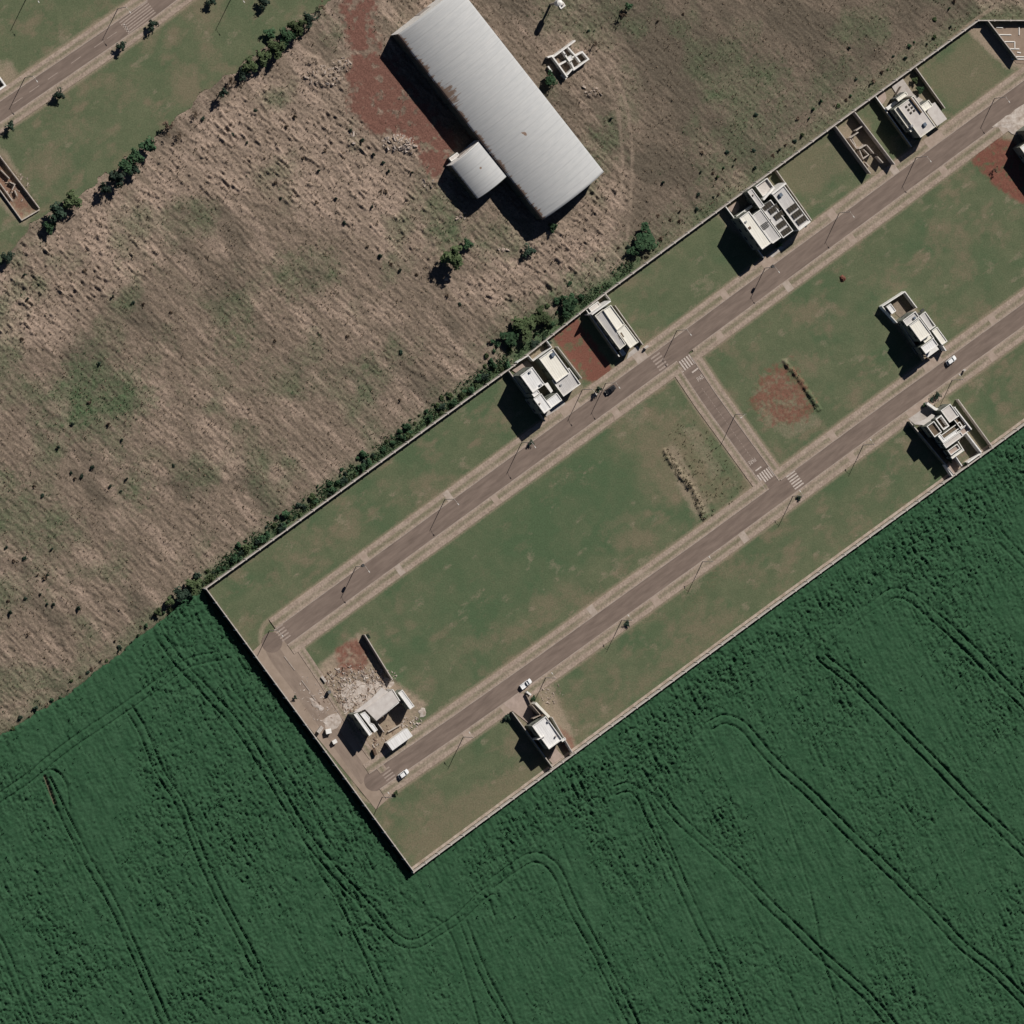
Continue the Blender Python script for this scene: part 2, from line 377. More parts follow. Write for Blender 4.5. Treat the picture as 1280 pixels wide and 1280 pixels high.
# --- roads as plan centre lines
ROAD_A = [(352, 796), (415, 750), (824, 452), (1110, 241), (1310, 94)]
ROAD_B = [(468, 977), (570, 907), (665, 840), (890, 678), (1110, 516), (1320, 364)]
ROAD_C = [(846, 437), (886, 497), (973, 617)]
ROAD_D = [(-30, 160), (15, 130), (100, 72), (187, 12), (240, -28), (300, -70)]
paved = (dist_line(ROAD_A, 30) < 25) | (dist_line(ROAD_B, 30) < 23.5) | (dist_line(ROAD_C, 25) < 18.5) | (dist_line(ROAD_D, 30) < 21)
YARD = [(312, 818), (352, 780), (376, 812), (404, 850), (478, 962), (500, 985), (470, 1012)]
paved = paved | inside(YARD)

# --- the crop: a canopy with rows, gaps and wheel tracks
ang = math.radians(23) + np.clip((PX - 300) / 900, 0, 1) * math.radians(8)
ang_c = 0.46
ux = (PX * math.cos(ang_c) - PY * math.sin(ang_c)) * S      # across the rows
uy = (PX * math.sin(ang_c) + PY * math.cos(ang_c)) * S      # along the rows
rough = np.clip(0.42 + 1.1 * (fbm(ux / 14, uy / 26, 40, 2) - 0.5) * 1.6, 0.12, 1.1)
dse = dist_line([(500, 1100), (514, 1090), (960, 761), (1237, 560), (1400, 442)], 130)
rough = rough + 0.75 * np.clip(1 - np.abs(dse - 38) / 52, 0, 1) * (PX > 620)
rough = rough * np.where(dse < 16, 0.6, 1)
nz1 = fbm(ux / 0.62, uy / 1.15, 41, 2, 0.7)
nz2 = fbm(GX / 0.8, GY / 0.8, 45, 2, 0.7)
gaps = np.clip((fbm(ux / 0.6, uy / 1.3, 47, 2) - 0.585) * 5, 0, 1) * np.clip(rough - 0.05, 0, 1)
streak = vnoise(ux / 1.5, uy / 30, 49)
rowf = vnoise(ux / 0.62, uy / 7.0, 43)
crop_z = 0.80 + (0.18 + 0.50 * rough) * (nz1 - 0.5) * 1.4 + 0.24 * (nz2 - 0.5) + (0.26 + 0.20 * rough) * (rowf - 0.5) + (0.15 + 0.26 * rough) * (np.random.default_rng(5).random(PX.shape) - 0.5) - 0.66 * gaps + 0.10 * (streak - 0.5) - 0.25 * np.clip((streak - 0.80) * 6, 0, 1) * (0.3 + rough)
crop_z += 0.5 * (fbm(GX / 30, GY / 30, 50, 2) - 0.5)
TR = [
 ([(200, 797), (225, 830), (262, 870), (305, 920), (360, 1010), (385, 1050), (420, 1092), (455, 1130), (482, 1162), (503, 1178), (522, 1179), (545, 1166), (575, 1146), (600, 1122), (612, 1113)], 11, 1.0),
 ([(272, 820), (235, 829), (205, 850), (160, 882), (100, 922), (60, 952), (36, 972), (-20, 1010)], 11, 0.75),
 ([(160, 884), (178, 915), (198, 963), (223, 1003), (255, 1082), (279, 1132), (308, 1186), (345, 1270), (360, 1310)], 10, 0.95),
 ([(58, 975), (76, 1013), (112, 1082), (140, 1130), (165, 1185), (190, 1242), (215, 1300)], 10, 1.0),
 ([(50, 966), (62, 962), (75, 968), (83, 986), (86, 1012)], 0, 0.8),
 ([(-20, 1150), (5, 1190), (22, 1235), (45, 1290)], 9, 0.8),
 ([(385, 1052), (400, 1085), (425, 1122), (453, 1180), (480, 1240), (500, 1290)], 10, 0.8),
 ([(545, 1148), (558, 1160), (574, 1197), (590, 1250), (600, 1290)], 0, 0.85),
 ([(575, 1145), (583, 1165), (594, 1195), (612, 1235), (632, 1270), (642, 1295)], 9, 0.95),
 ([(600, 1116), (610, 1126), (618, 1150), (612, 1165)], 0, 0.5),
 ([(614, 1105), (640, 1086), (662, 1073), (680, 1075), (697, 1093), (716, 1136), (745, 1188), (758, 1215), (786, 1270), (798, 1295)], 12, 1.0),
 ([(768, 988), (785, 984), (800, 995), (812, 1020), (832, 1060), (850, 1102), (868, 1142), (884, 1174), (903, 1212), (920, 1250), (940, 1300)], 11, 0.95),
 ([(818, 988), (850, 1026), (890, 1062), (925, 1094), (962, 1132), (992, 1160), (1024, 1192), (1052, 1217), (1085, 1247), (1120, 1290)], 11, 0.95),
 ([(1024, 1192), (1040, 1235), (1055, 1290)], 0, 0.9),
 ([(888, 907), (905, 899), (928, 908), (955, 940), (980, 965), (1014, 995), (1064, 1045), (1114, 1092), (1164, 1142), (1202, 1182), (1240, 1212), (1285, 1257)], 11, 1.0),
 ([(1030, 800), (1024, 815), (1030, 825), (1062, 850), (1103, 890), (1138, 925), (1170, 957), (1213, 1002), (1250, 1037), (1290, 1075)], 11, 1.0),
 ([(1100, 752), (1115, 742), (1135, 745), (1164, 768), (1200, 800), (1240, 840), (1290, 890)], 12, 1.0),
 ([(1236, 655), (1262, 685), (1300, 722)], 12, 0.7),
 ([(614, 1108), (690, 1042), (780, 976), (890, 899), (1020, 806), (1105, 747)], 10, 0.30),
 ([(255, 830), (300, 880), (330, 915), (360, 960), (402, 1030), (430, 1070)], 9, 0.45),
 ([(660, 985), (690, 1030), (720, 1100)], 0, 0.35), ([(880, 1000), (915, 1090), (960, 1190), (1000, 1280)], 8, 0.4), ([(735, 1010), (790, 1110), (850, 1230), (880, 1290)], 0, 0.45),
 ([(960, 960), (985, 1030), (1010, 1110), (1025, 1180)], 0, 0.5),
]
track = np.zeros(PX.shape, np.float32)
brk = 0.48 + 1.05 * fbm(GX / 1.6, GY / 1.6, 60, 3)
for pts, gap, dep in TR:
    ln = smooth_line(pts, 5)
    for o in ((-gap / 2, gap / 2) if gap else (0,)):
        d = dist_line(offset_line(ln, o) if o else ln, 6)
        d = d + 1.1 * (vnoise(GX / 1.3, GY / 1.3, 61) - 0.5)
        track = np.maximum(track, 0.9 * dep * np.clip(1.65 - d / 0.95, 0, 1))
track = np.clip(track * brk, 0, 1)
hole = np.clip(1.6 - dist_line([(55, 970), (60, 983), (68, 1004)], 10) / 1.5, 0, 1)
crop_z = crop_z * (1 - 0.95 * track) * (1 - 0.9 * hole)
edge = blur(in_crop, 2)
crop_z = np.maximum(crop_z, 0.03) * np.clip(edge * 2 - 1, 0.0, 1) - 0.12 * (edge < 0.55)
m_earth = np.clip(hole * 0.9, 0, 1)
mt_crop = ground_mat('crop_leaf', (0.029, 0.076, 0.038), (0.042, 0.098, 0.051), 0.22, [('earth', (0.12, 0.10, 0.07))], fine=2.0, fine_amt=0.30)
crop = grid_mesh('crop', in_crop, crop_z, mt_crop, {'earth': m_earth})
tag(crop, 'dense dark green crop with wheel tracks filling the field below the walled estate', 'crop', kind='stuff')

# --- the rough dry field
in_dry = (~in_crop) & (~in_est) & (~in_north)
d_est = dist_line(NW, 60)
ang_d = math.radians(45)
vx = (PX * math.cos(ang_d) - PY * math.sin(ang_d)) * S      # across the clumps
vy = (PX * math.sin(ang_d) + PY * math.cos(ang_d)) * S      # along them
amp = 0.55 + 0.5 * fbm(GX / 25, GY / 25, 70, 2)
quiet = np.clip(blob([(740, -70), (1210, -70), (1210, 20), (1060, 120), (900, 235), (800, 330), (770, 300), (800, 190)], 14), 0, 1)
amp = amp * 1.15 * (1 - 0.25 * quiet)
wild = np.clip(blob([(190, 190), (330, 90), (420, 90), (520, 170), (560, 330), (450, 310), (330, 250), (200, 260)], 14) + blob([(0, 330), (60, 280), (200, 230), (200, 330), (40, 430), (-70, 430)], 12) + blob([(690, 300), (740, 225), (790, 235), (750, 330), (640, 390), (560, 370), (620, 330)], 8), 0, 1)
amp = amp * 0.95 + 0.10 * wild
track_pts = [smooth_line([(745, 60), (768, 90), (784, 135), (790, 190), (788, 250), (784, 300)], 6), smooth_line([(738, 66), (758, 98), (772, 140), (778, 195), (776, 260)], 6), smooth_line([(960, 255), (1060, 175), (1130, 105), (1200, 40), (1240, 10)], 5)]
path = np.zeros(PX.shape, np.float32)
for tp in track_pts: path = np.maximum(path, np.clip(1.5 - dist_line(tp, 9) / 2.4, 0, 1) * (0.15 + 0.9 * fbm(GX / 6, GY / 6, 69, 3)))
RED = [(424, -70), (428, 0), (438, 45), (436, 105), (440, 140), (462, 164), (500, 165), (520, 178), (532, 215), (545, 228), (560, 205), (575, 190), (560, 165), (520, 115), (487, 72), (474, 66), (468, 30), (472, -70)]
red = np.clip(blob(RED, 6, 1.5, 71) * 1.3, 0, 1); red = red * (1 - 0.75 * np.clip((fbm(GX / 2.2, GY / 2.2, 73, 3) - 0.56) * 7, 0, 1))
amp_d = amp * (1 - 0.8 * red) * (1 - 0.75 * path)
c1 = fbm(vx / 0.72, vy / 3.4, 72, 3, 0.60); c2 = fbm(GX / 0.6, GY / 0.6, 76, 2, 0.7)
dry_z = 0.10 + amp_d * (0.72 * (c1 - 0.5) + 0.42 * (c2 - 0.5))
dry_z += amp_d * 0.55 * np.clip((fbm(vx / 0.9, vy / 2.6, 79, 2) - 0.63) * 5, 0, 1) * (0.2 + wild)
# heaps of dumped earth and rubble
heap = np.zeros(PX.shape, np.float32)
for cx, cy, rx, ry, h in [(405, 95, 26, 16, 1.3), (425, 80, 16, 12, 1.2), (390, 75, 14, 9, 0.8), (495, 178, 20, 11, 1.3), (512, 186, 12, 8, 1.0), (440, 180, 10, 8, 0.8), (645, 300, 20, 14, 0.6), (700, 290, 26, 16, 0.7), (570, 215, 12, 9, 0.6), (540, 228, 8, 6, 0.8), (575, 265, 10, 6, 0.6), (740, 112, 16, 11, 0.7)]:
    q = np.clip(1 - ((PX - cx) / rx) ** 2 - ((PY - cy) / ry) ** 2, 0, 1)
    heap = np.maximum(heap, q * h)
dry_z += heap * (0.25 + 1.5 * fbm(GX / 0.9, GY / 0.9, 82, 2)) * 0.75
dry_z = np.where(d_est < 5, dry_z * 0.3, dry_z)
in_b = blur(in_dry, 4); dry_z = dry_z * np.clip(in_b * 2.2 - 1.0, 0.05, 1) - 0.22 * (in_b < 0.42)
GREEN = [[(60, 480), (110, 440), (160, 460), (200, 500), (150, 540), (80, 545), (40, 530)], [(-70, 590), (10, 580), (50, 620), (100, 640), (80, 700), (20, 690), (-70, 660)], [(150, 590), (190, 570), (180, 640), (150, 630)], [(520, 245), (560, 220), (580, 300), (560, 330), (535, 300)], [(730, 165), (790, 130), (780, 200), (745, 200)], [(860, 110), (960, 60), (1000, 100), (900, 150)], [(250, 420), (330, 400), (300, 460)], [(410, 20), (440, 20), (450, 50), (400, 60)], [(640, 400), (720, 330), (790, 290), (830, 300), (740, 370), (660, 420), (610, 450), (600, 420)],
         [(440, 450), (480, 440), (500, 480), (450, 490)], [(330, 330), (420, 300), (430, 360), (350, 380)], [(100, 90), (110, 90), (110, 95)], [(670, -70), (760, -70), (800, 30), (720, 60), (670, 30)], [(585, 275), (660, 270), (665, 320), (610, 330), (575, 300)], [(530, 190), (560, 235), (585, 290), (560, 320), (520, 260)], [(690, 210), (740, 160), (770, 190), (740, 230)], [(880, 190), (990, 110), (1060, 60), (1080, 90), (960, 190), (860, 260)]]
green = np.zeros(PX.shape, np.float32)
for i, g in enumerate(GREEN): green = np.maximum(green, (0.68 if i in (0, 3) else 0.5 if i < 10 else 0.46) * blob(g, 14, 1.0, 90 + i) * (0.55 + 0.9 * fbm(GX / 4, GY / 4, 89, 3)))
band = np.clip(1.5 - d_est / 16, 0, 1) * (PX < 800)
band2 = np.clip(1.3 - d_est / 26, 0, 1) * 0.55
green = np.maximum(green, np.maximum(band * 0.95, band2))
green = np.maximum(green, 0.45 * np.clip(1.4 - dist_line([(-70, 965), (0, 915), (75, 868), (150, 810), (200, 770), (254, 736)], 40) / 20, 0, 1))
green = np.maximum(green, 0.48 * np.clip((fbm(GX / 14, GY / 14, 110, 4) - 0.475) * 3.6, 0, 1)) * (0.45 + 0.9 * fbm(GX / 5, GY / 5, 112, 3))
green = np.clip(green * (1 - red) * (1 - path * 0.6), 0, 1)
straw = np.clip(0.72 * np.clip((fbm(vx / 4, vy / 14, 120, 5, 0.65) - 0.47) * 4.5, 0, 1) * (1 - quiet * 0.8) + 0.42 * wild, 0, 1) * (1 - red)
dark = np.clip(quiet * (0.42 + 0.7 * (fbm(GX / 9, GY / 9, 125, 3) - 0.4)) + 0.75 * np.clip((fbm(vx / 8, vy / 18, 127, 4) - 0.50) * 4, 0, 1) * (1 - wild * 0.7), 0, 1)
bare = np.clip(path * 0.75 + np.clip(heap, 0, 1) * 0.55, 0, 1)
mt_dry = ground_mat('dry_grass', (0.232, 0.179, 0.138), (0.150, 0.120, 0.090), 0.5,
    [('straw', (0.315, 0.240, 0.188)), ('dark', (0.118, 0.098, 0.074)), ('green', (0.080, 0.114, 0.060)), ('red', (0.170, 0.088, 0.068)), ('bare', (0.30, 0.235, 0.18))],
    aniso=((1.5, 0.55, 1), math.radians(-45)), fine=1.3, fine_amt=0.40)
dry = grid_mesh('dry_field', (in_b > 0.05) & ~(in_est & (d_est > 3)), dry_z, mt_dry, {'dark': dark, 'straw': straw, 'green': green, 'red': red, 'bare': bare})
tag(dry, kind='structure')

# --- lawns (inside the walls, and beyond the field)
in_lawn = in_est | in_north
lawn_z = -0.03 + 0.07 * (fbm(GX / 1.5, GY / 1.5, 130, 3) - 0.5) - 0.12 * blur(paved, 1)
LUSH = [[(470, 720), (560, 660), (650, 600), (760, 540), (815, 600), (790, 660), (700, 730), (620, 790), (560, 800), (500, 770)]]
lush = 0.0 * PX
for i, g in enumerate(LUSH): lush = np.maximum(lush, 0.6 * blob(g, 20, 0.6, 140 + i))
lush = np.clip(lush * (0.3 + 1.3 * fbm(GX / 7, GY / 7, 148, 4)) + 0.70 * np.clip((fbm(GX / 11, GY / 11, 150, 3) - 0.48) * 4, 0, 1) * in_est + 0.3 * (fbm(GX / 22, GY / 22, 153, 2) > 0.55) * in_north, 0, 1)
mx_ = (PX * A[0] + PY * A[1]) * S; my_ = (PX * B[0] + PY * B[1]) * S
brown = np.clip((fbm(GX / 10, GY / 10, 160, 5, 0.65) - 0.46) * 3.6, 0, 1) * 0.62
brown = np.maximum(brown, 0.65 * np.clip((fbm(mx_ / 7, my_ / 4.2, 165, 4) - 0.56) * 4, 0, 1))
brown = brown * (1 - 0.6 * blob(LUSH[0], 18))
brown = np.maximum(brown, 0.7 * blob([(800, 500), (850, 520), (900, 600), (840, 640), (790, 560)], 9, 0.9, 161) * (0.4 + 0.9 * fbm(GX / 5, GY / 5, 158, 3)))
brown = np.maximum(brown, 0.55 * blob([(510, 1060), (560, 1000), (640, 960), (740, 900), (900, 760), (940, 760), (760, 900), (540, 1080)], 8, 0.9, 162))
brown = np.maximum(brown, 0.5 * blob([(985, 180), (1050, 170), (1080, 200), (1010, 250), (965, 230)], 7, 0.5, 163))
brown = np.maximum(brown, 0.5 * blob([(1150, 90), (1220, 40), (1260, 100), (1190, 140)], 7, 0.5, 164))
edge_w = np.clip(1.3 - dist_line(NW, 14) / 7, 0, 1) + np.clip(1.3 - dist_line(SE, 14) / 5, 0, 1) + np.clip(1.5 - dist_line(SW, 14) / 5, 0, 1)
brown = np.clip(np.maximum(brown, 0.6 * edge_w), 0, 1)
REDS = [([(690, 418), (722, 396), (762, 455), (768, 468), (742, 478), (728, 474)], 1.0), ([(938, 492), (958, 468), (986, 450), (998, 470), (1020, 512), (1002, 522), (985, 534), (952, 524)], 0.7), ([(1213, 200), (1245, 170), (1270, 178), (1275, 190), (1290, 260), (1260, 245), (1235, 225)], 0.9), ([(418, 812), (446, 796), (462, 818), (455, 838), (425, 845)], 0.75), ([(688, 900), (716, 920), (722, 950), (706, 945)], 0.6), ([(0, 200), (45, 262), (28, 272), (-30, 215), (-30, 180)], 0.6), ([(1050, 344), (1056, 344), (1056, 352), (1050, 352)], 0.8), ([(850, 760), (900, 700), (910, 720), (860, 770)], 0.15)]
redl = 0.0 * PX
for i, (g, k) in enumerate(REDS): redl = np.maximum(redl, k * np.clip(blob(g, 2 if i != 1 else 6, 0.8 if i != 1 else 1.8, 170 + i), 0, 1))
redl = redl * (1 - 0.6 * np.clip((fbm(GX / 1.8, GY / 1.8, 185, 3) - 0.54) * 6, 0, 1))
TANS = [([(400, 830), (450, 790), (486, 845), (535, 880), (500, 930), (478, 945), (440, 960), (390, 880)], 0.85), ([(665, 850), (690, 850), (700, 880), (716, 910), (722, 950), (700, 925), (680, 890)], 0.7), ([(1200, 30), (1300, 30), (1300, 90), (1258, 85), (1230, 60)], 0.85), ([(640, 455), (690, 425), (740, 500), (690, 530), (650, 480)], 0.6), ([(1236, 160), (1290, 120), (1300, 180), (1270, 185)], 0.7), ([(940, 520), (1020, 515), (1028, 530), (985, 550)], 0.35), ([(-20, 170), (10, 190), (48, 262), (30, 285), (-20, 240)], 0.6), ([(1040, 165), (1065, 145), (1118, 205), (1090, 222)], 0.7), ([(-70, 80), (15, 75), (25, 100), (0, 140), (-70, 180)], 0.6), ([(890, 265), (960, 215), (1000, 290), (950, 320)], 0.6), ([(1095, 120), (1140, 85), (1185, 150), (1140, 185)], 0.6), ([(1100, 385), (1130, 365), (1185, 440), (1160, 460)], 0.6), ([(1140, 525), (1180, 490), (1235, 570), (1190, 595)], 0.6), ([(735, 385), (752, 370), (800, 435), (770, 450)], 0.6), ([(632, 890), (660, 870), (715, 945), (690, 955)], 0.6),
        ([(830, 560), (845, 555), (890, 640), (870, 650), (850, 615)], 0.55), ([(850, 535), (870, 530), (905, 590), (890, 600)], 0.35), ([(940, 490), (975, 462), (1012, 500), (990, 530), (950, 522)], 0.4), ([(770, 500), (800, 490), (815, 520), (790, 540)], 0.3)]
tan = 0.0 * PX
for i, (g, k) in enumerate(TANS): tan = np.maximum(tan, k * blob(g, 3, 0.7, 190 + i))
side = np.zeros(PX.shape)
for r_, w_ in ((ROAD_A, 26), (ROAD_B, 25), (ROAD_C, 20), (ROAD_D, 23)):
    side = np.maximum(side, np.clip(1.25 - np.abs(dist_line(r_, 40) - w_) / 4.5, 0, 1))
tan = np.maximum(tan, 0.62 * side)
tan = np.maximum(tan, 0.36 * np.clip((fbm(mx_ / 5, my_ / 3.0, 167, 4) - 0.62) * 5, 0, 1))
# rough clump and spoil bank beside the connecting street, banks round the dug plots
lump = np.clip(1.7 - dist_line(smooth_line([(832, 565), (848, 590), (866, 615), (880, 645)], 5), 14) / 3.0, 0, 1)
lump2 = np.clip(1.7 - dist_line(smooth_line([(980, 452), (1000, 475), (1016, 500), (1024, 512)], 5), 12) / 2.0, 0, 1)
rg = np.clip(blob([(840, 530), (870, 530), (935, 600), (905, 640), (880, 645), (850, 590), (835, 570)], 5), 0, 1)
lawn_z += lump * np.clip(2.6 * fbm(GX / 1.3, GY / 1.3, 205, 3) - 0.7, 0, 1.3) * 0.8 + lump2 * np.clip(2.4 * fbm(GX / 1.3, GY / 1.3, 206, 3) - 0.45, 0, 1.2) * 0.8 + blob([(938, 486), (985, 455), (1015, 510), (985, 532), (948, 526)], 4) * 0.30 * (fbm(GX / 0.9, GY / 0.9, 214, 2) - 0.45) + rg * 0.24 * (fbm(GX / 0.9, GY / 0.9, 207, 2) - 0.4)
BANK = [(470, 700), (470, 700)]
site = blob([(400, 835), (450, 795), (530, 880), (500, 925), (440, 950), (395, 880)], 4)
lawn_z += site * 0.5 * (fbm(GX / 1.1, GY / 1.1, 209, 3) - 0.38) * (1 - blur(paved, 1))
lawn_z += blob([(1240, 175), (1270, 178), (1290, 260), (1235, 225)], 3) * 0.35 * (fbm(GX, GY, 211, 3) - 0.4)
lawn_z += blob([(0, 195), (48, 258), (30, 275), (-30, 210)], 2) * -0.55
mt_lawn = ground_mat('lawn_grass', (0.128, 0.142, 0.082), (0.098, 0.121, 0.067), 0.13,
    [('lush', (0.080, 0.118, 0.062)), ('brown', (0.190, 0.155, 0.104)), ('tan', (0.30, 0.235, 0.175)), ('red', (0.185, 0.082, 0.060))], fine=1.3, fine_amt=0.24)
lawn = grid_mesh('lawn', in_est, lawn_z, mt_lawn, {'lush': lush, 'brown': brown, 'tan': tan, 'red': redl}, step=1)
tag(lawn, kind='structure')
lawn2 = grid_mesh('lawn', in_north, lawn_z, mt_lawn, {'lush': lush, 'brown': brown, 'tan': tan, 'red': redl}, step=1)
tag(lawn2, kind='structure')
# the land beyond, out to the horizon
g = MB(); g.add([(-6000, -6000, -1.2), (6000, -6000, -1.2), (6000, 6000, -1.2), (-6000, 6000, -1.2)], [(0, 1, 2, 3)])
tag(g.build('ground', mat('far_land', (0.12, 0.11, 0.075), 0.95, 0.1, col2=(0.05, 0.10, 0.055), vscale=0.012)), kind='structure')

# ------------------------------------------------------------------ roads and pavements
def strip_obj(name, pts, o0, o1, z, material, cols=1, attr=None, parent=None, cut=None, thick=0.0):
    ln = []
    for a, b in zip(pts[:-1], pts[1:]):
        n = max(1, int(math.hypot(b[0] - a[0], b[1] - a[1]) / 6))
        ln += [(a[0] + (b[0] - a[0]) * k / n, a[1] + (b[1] - a[1]) * k / n) for k in range(n)]
    ln.append(pts[-1])
    rows = [offset_line(ln, o0 + (o1 - o0) * c / cols) for c in range(cols + 1)]
    mb = MB(); vs = []; vals = []
    for c in range(cols + 1):
        for p in rows[c]: vs.append(U(p[0], p[1], z)); vals.append(c / cols)
    n = len(ln); fs = []
    for c in range(cols):
        for i in range(n - 1):
            q = [c * n + i, (c + 1) * n + i, (c + 1) * n + i + 1, c * n + i + 1]
            mid = ln[i]
            if cut and cut(*rows[c][i]): continue
            fs.append(q)
    if thick:                                    # the kerb face along the road side
        for row, b0, vv in ((rows[0], 0, 0), (rows[cols], cols * n, 1)):
            k0 = len(vs)
            for p in row: v = U(p[0], p[1], z); vs.append((v.x, v.y, z - thick * 2.2)); vals.append(vv)
            for i in range(n - 1):
                if cut and cut(*row[i]): continue
                fs.append([k0 + i, b0 + i, b0 + i + 1, k0 + i + 1])
        for e in (0, n - 1):
            k0 = len(vs); a_, b_ = rows[0][e], rows[cols][e]
            for p in (a_, b_): v = U(p[0], p[1], z); vs.append((v.x, v.y, z - thick * 2.2)); vals.append(0)
            fs.append([k0, k0 + 1, cols * n + e, e])
    mb.add(vs, fs)
    o = mb.build(name, material, parent)
    me = o.data
    at = me.attributes.new('across', 'FLOAT', 'POINT'); at.data.foreach_set('value', np.array(vals, np.float32))
    # face up
    for p in me.polygons:
        if p.normal.z < -0.5: p.flip()
    me.update()
    return o
M['asphalt'] = mat('dusty_asphalt', (0.226, 0.174, 0.143), 0.92, 0.1, col2=(0.150, 0.115, 0.095), vscale=0.6, detail=8, bump=0.3, bscale=6, aniso=((5.0, 0.9, 1), ANG_A))
M['dirt_road'] = mat('dusty_road', (0.285, 0.222, 0.178), 0.95, 0.1, col2=(0.215, 0.165, 0.132), vscale=0.6, detail=8, aniso=((3.0, 1.0, 1), ANG_B))
def pave_mat():
    mt = ground_mat('pavement_dust', (0.375, 0.298, 0.242), (0.30, 0.234, 0.185), 0.30, [('verge', (0.200, 0.178, 0.120))], fine=0.9, fine_amt=0.28)
    return mt
M['pave'] = pave_mat()
def add_verge(o, profile):
    me = o.data; n = len(me.vertices); a = np.zeros(n, np.float32); me.attributes['across'].data.foreach_get('value', a)
    co = np.zeros(n * 3, np.float32); me.vertices.foreach_get('co', co); co = co.reshape(-1, 3)
    v = np.interp(a, profile[0], profile[1]); v = v * (0.45 + 1.0 * fbm(co[:, 0] / 7, co[:, 1] / 7, 220, 2))
    at = me.attributes.new('verge', 'FLOAT', 'POINT'); at.data.foreach_set('value', np.clip(v, 0, 1).astype(np.float32))
PROF = ([0, 0.12, 0.28, 0.5, 0.64, 1.0], [0, 0.1, 0.75, 0.7, 0.1, 0.15])
road_a = strip_obj('road', ROAD_A, -12.6, 12.6, 0.040, M['asphalt']); tag(road_a, kind='structure')
road_b = strip_obj('road', ROAD_B, -11.6, 11.6, 0.040, M['asphalt']); tag(road_b, kind='structure')
road_c = strip_obj('road', ROAD_C, -10, 10, 0.048, M['asphalt']); tag(road_c, kind='structure')
road_d = strip_obj('road', ROAD_D, -11, 11, 0.040, M['asphalt']); tag(road_d, kind='structure')
in_c = lambda x, y: abs((x - 853) * 0.809 - (y - 447) * 0.588) < 12.5        # mouth of the connecting street
def ctr(pl):
    def f(x, y):
        p = np.array((x, y)); best = 99
        for a, b in zip(pl[:-1], pl[1:]):
            a = np.array(a, float); b = np.array(b, float); t = np.clip(((p - a) @ (b - a)) / ((b - a) @ (b - a)), 0, 1); best = min(best, np.linalg.norm(p - a - t * (b - a)))
        return best
    return f
d_a, d_b, d_c = ctr(ROAD_A), ctr(ROAD_B), ctr([(840, 429), (886, 497), (980, 628)])
NAV = {}
def pavement(pl, w0, w1, z, cut_=None, cols=6, cut_side=0):
    for s in (-1, 1):
        cut = cut_ if cut_side in (0, s) else None
        o = strip_obj('pavement', pl, s * w0, s * w1, z, M['pave'], cols, cut=cut, thick=0.14); add_verge(o, PROF); tag(o, kind='structure')
        k = strip_obj('kerb', pl, s * (w0 - 0.55), s * (w0 + 0.25), z + 0.012, M['kerb'], 1, cut=cut, thick=0.14, parent=None); k.parent = o
    return
pavement(ROAD_A, 12.8, 27, 0.135, lambda x, y: d_c(x, y) < 10.5, cut_side=1)
pavement(ROAD_B, 11.8, 25.5, 0.135, lambda x, y: d_c(x, y) < 10.5, cut_side=-1)
pavement(ROAD_C, 10.2, 20.5, 0.125, lambda x, y: d_a(x, y) < 14 or d_b(x, y) < 13)
pavement(ROAD_D, 11.2, 23, 0.135)
def flat(name, pts, z, material, parent=None, thick=0.0):
    mb = MB(); P3 = [U(p[0], p[1], z) for p in pts]
    if sum(P3[i].x * P3[(i+1) % len(P3)].y - P3[(i+1) % len(P3)].x * P3[i].y for i in range(len(P3))) < 0: P3 = P3[::-1]
    if thick: mb.prism([(p.x, p.y) for p in P3], z - thick, z)
    else: mb.add(P3, [list(range(len(P3)))])
    return mb.build(name, material, parent)
# dusty yard and street along the short wall
yard = flat('path', YARD, 0.020, mat('dusty_yard', (0.345, 0.27, 0.215), 0.95, 0.1, col2=(0.265, 0.205, 0.160), vscale=0.22, detail=8)); tag(yard, kind='structure')
road_e = strip_obj('road', smooth_line([(338, 806), (348, 824), (372, 856), (415, 915), (445, 958), (458, 975)], 4), -9, 9, 0.030, M['dirt_road']); tag(road_e, kind='structure')
def disc(cx, cy, r, z, mt_, ex=1.0):
    return flat('road', [(cx + r * math.cos(k * math.pi / 12) * ex, cy - r * math.sin(k * math.pi / 12)) for k in range(24)], z, mt_)
tag(disc(468, 976, 13, 0.036, M['asphalt']), kind='structure')
tag(disc(340, 803, 13, 0.036, M['asphalt']), kind='structure')
o = strip_obj('pavement', smooth_line([(369, 800), (404, 852), (452, 926), (480, 964)], 5), -4.5, 5.5, 0.125, M['pave'], 6, thick=0.12); add_verge(o, ([0, 0.2, 0.5, 0.8, 1], [0.1, 0.2, 0.9, 0.3, 0.1])); tag(o, kind='structure')
# rounded corners at the two junctions
for pts, zz in (([(826, 451), (838, 460), (842, 470), (850, 484), (838, 482), (826, 468)], 0.131), ([(868, 440), (880, 418), (888, 425), (890, 450), (880, 458), (870, 448)], 0.131), ([(930, 597), (945, 596), (950, 608), (938, 618), (925, 622)], 0.131), ([(972, 577), (985, 590), (1000, 580), (990, 566), (978, 560)], 0.131)):
    pass

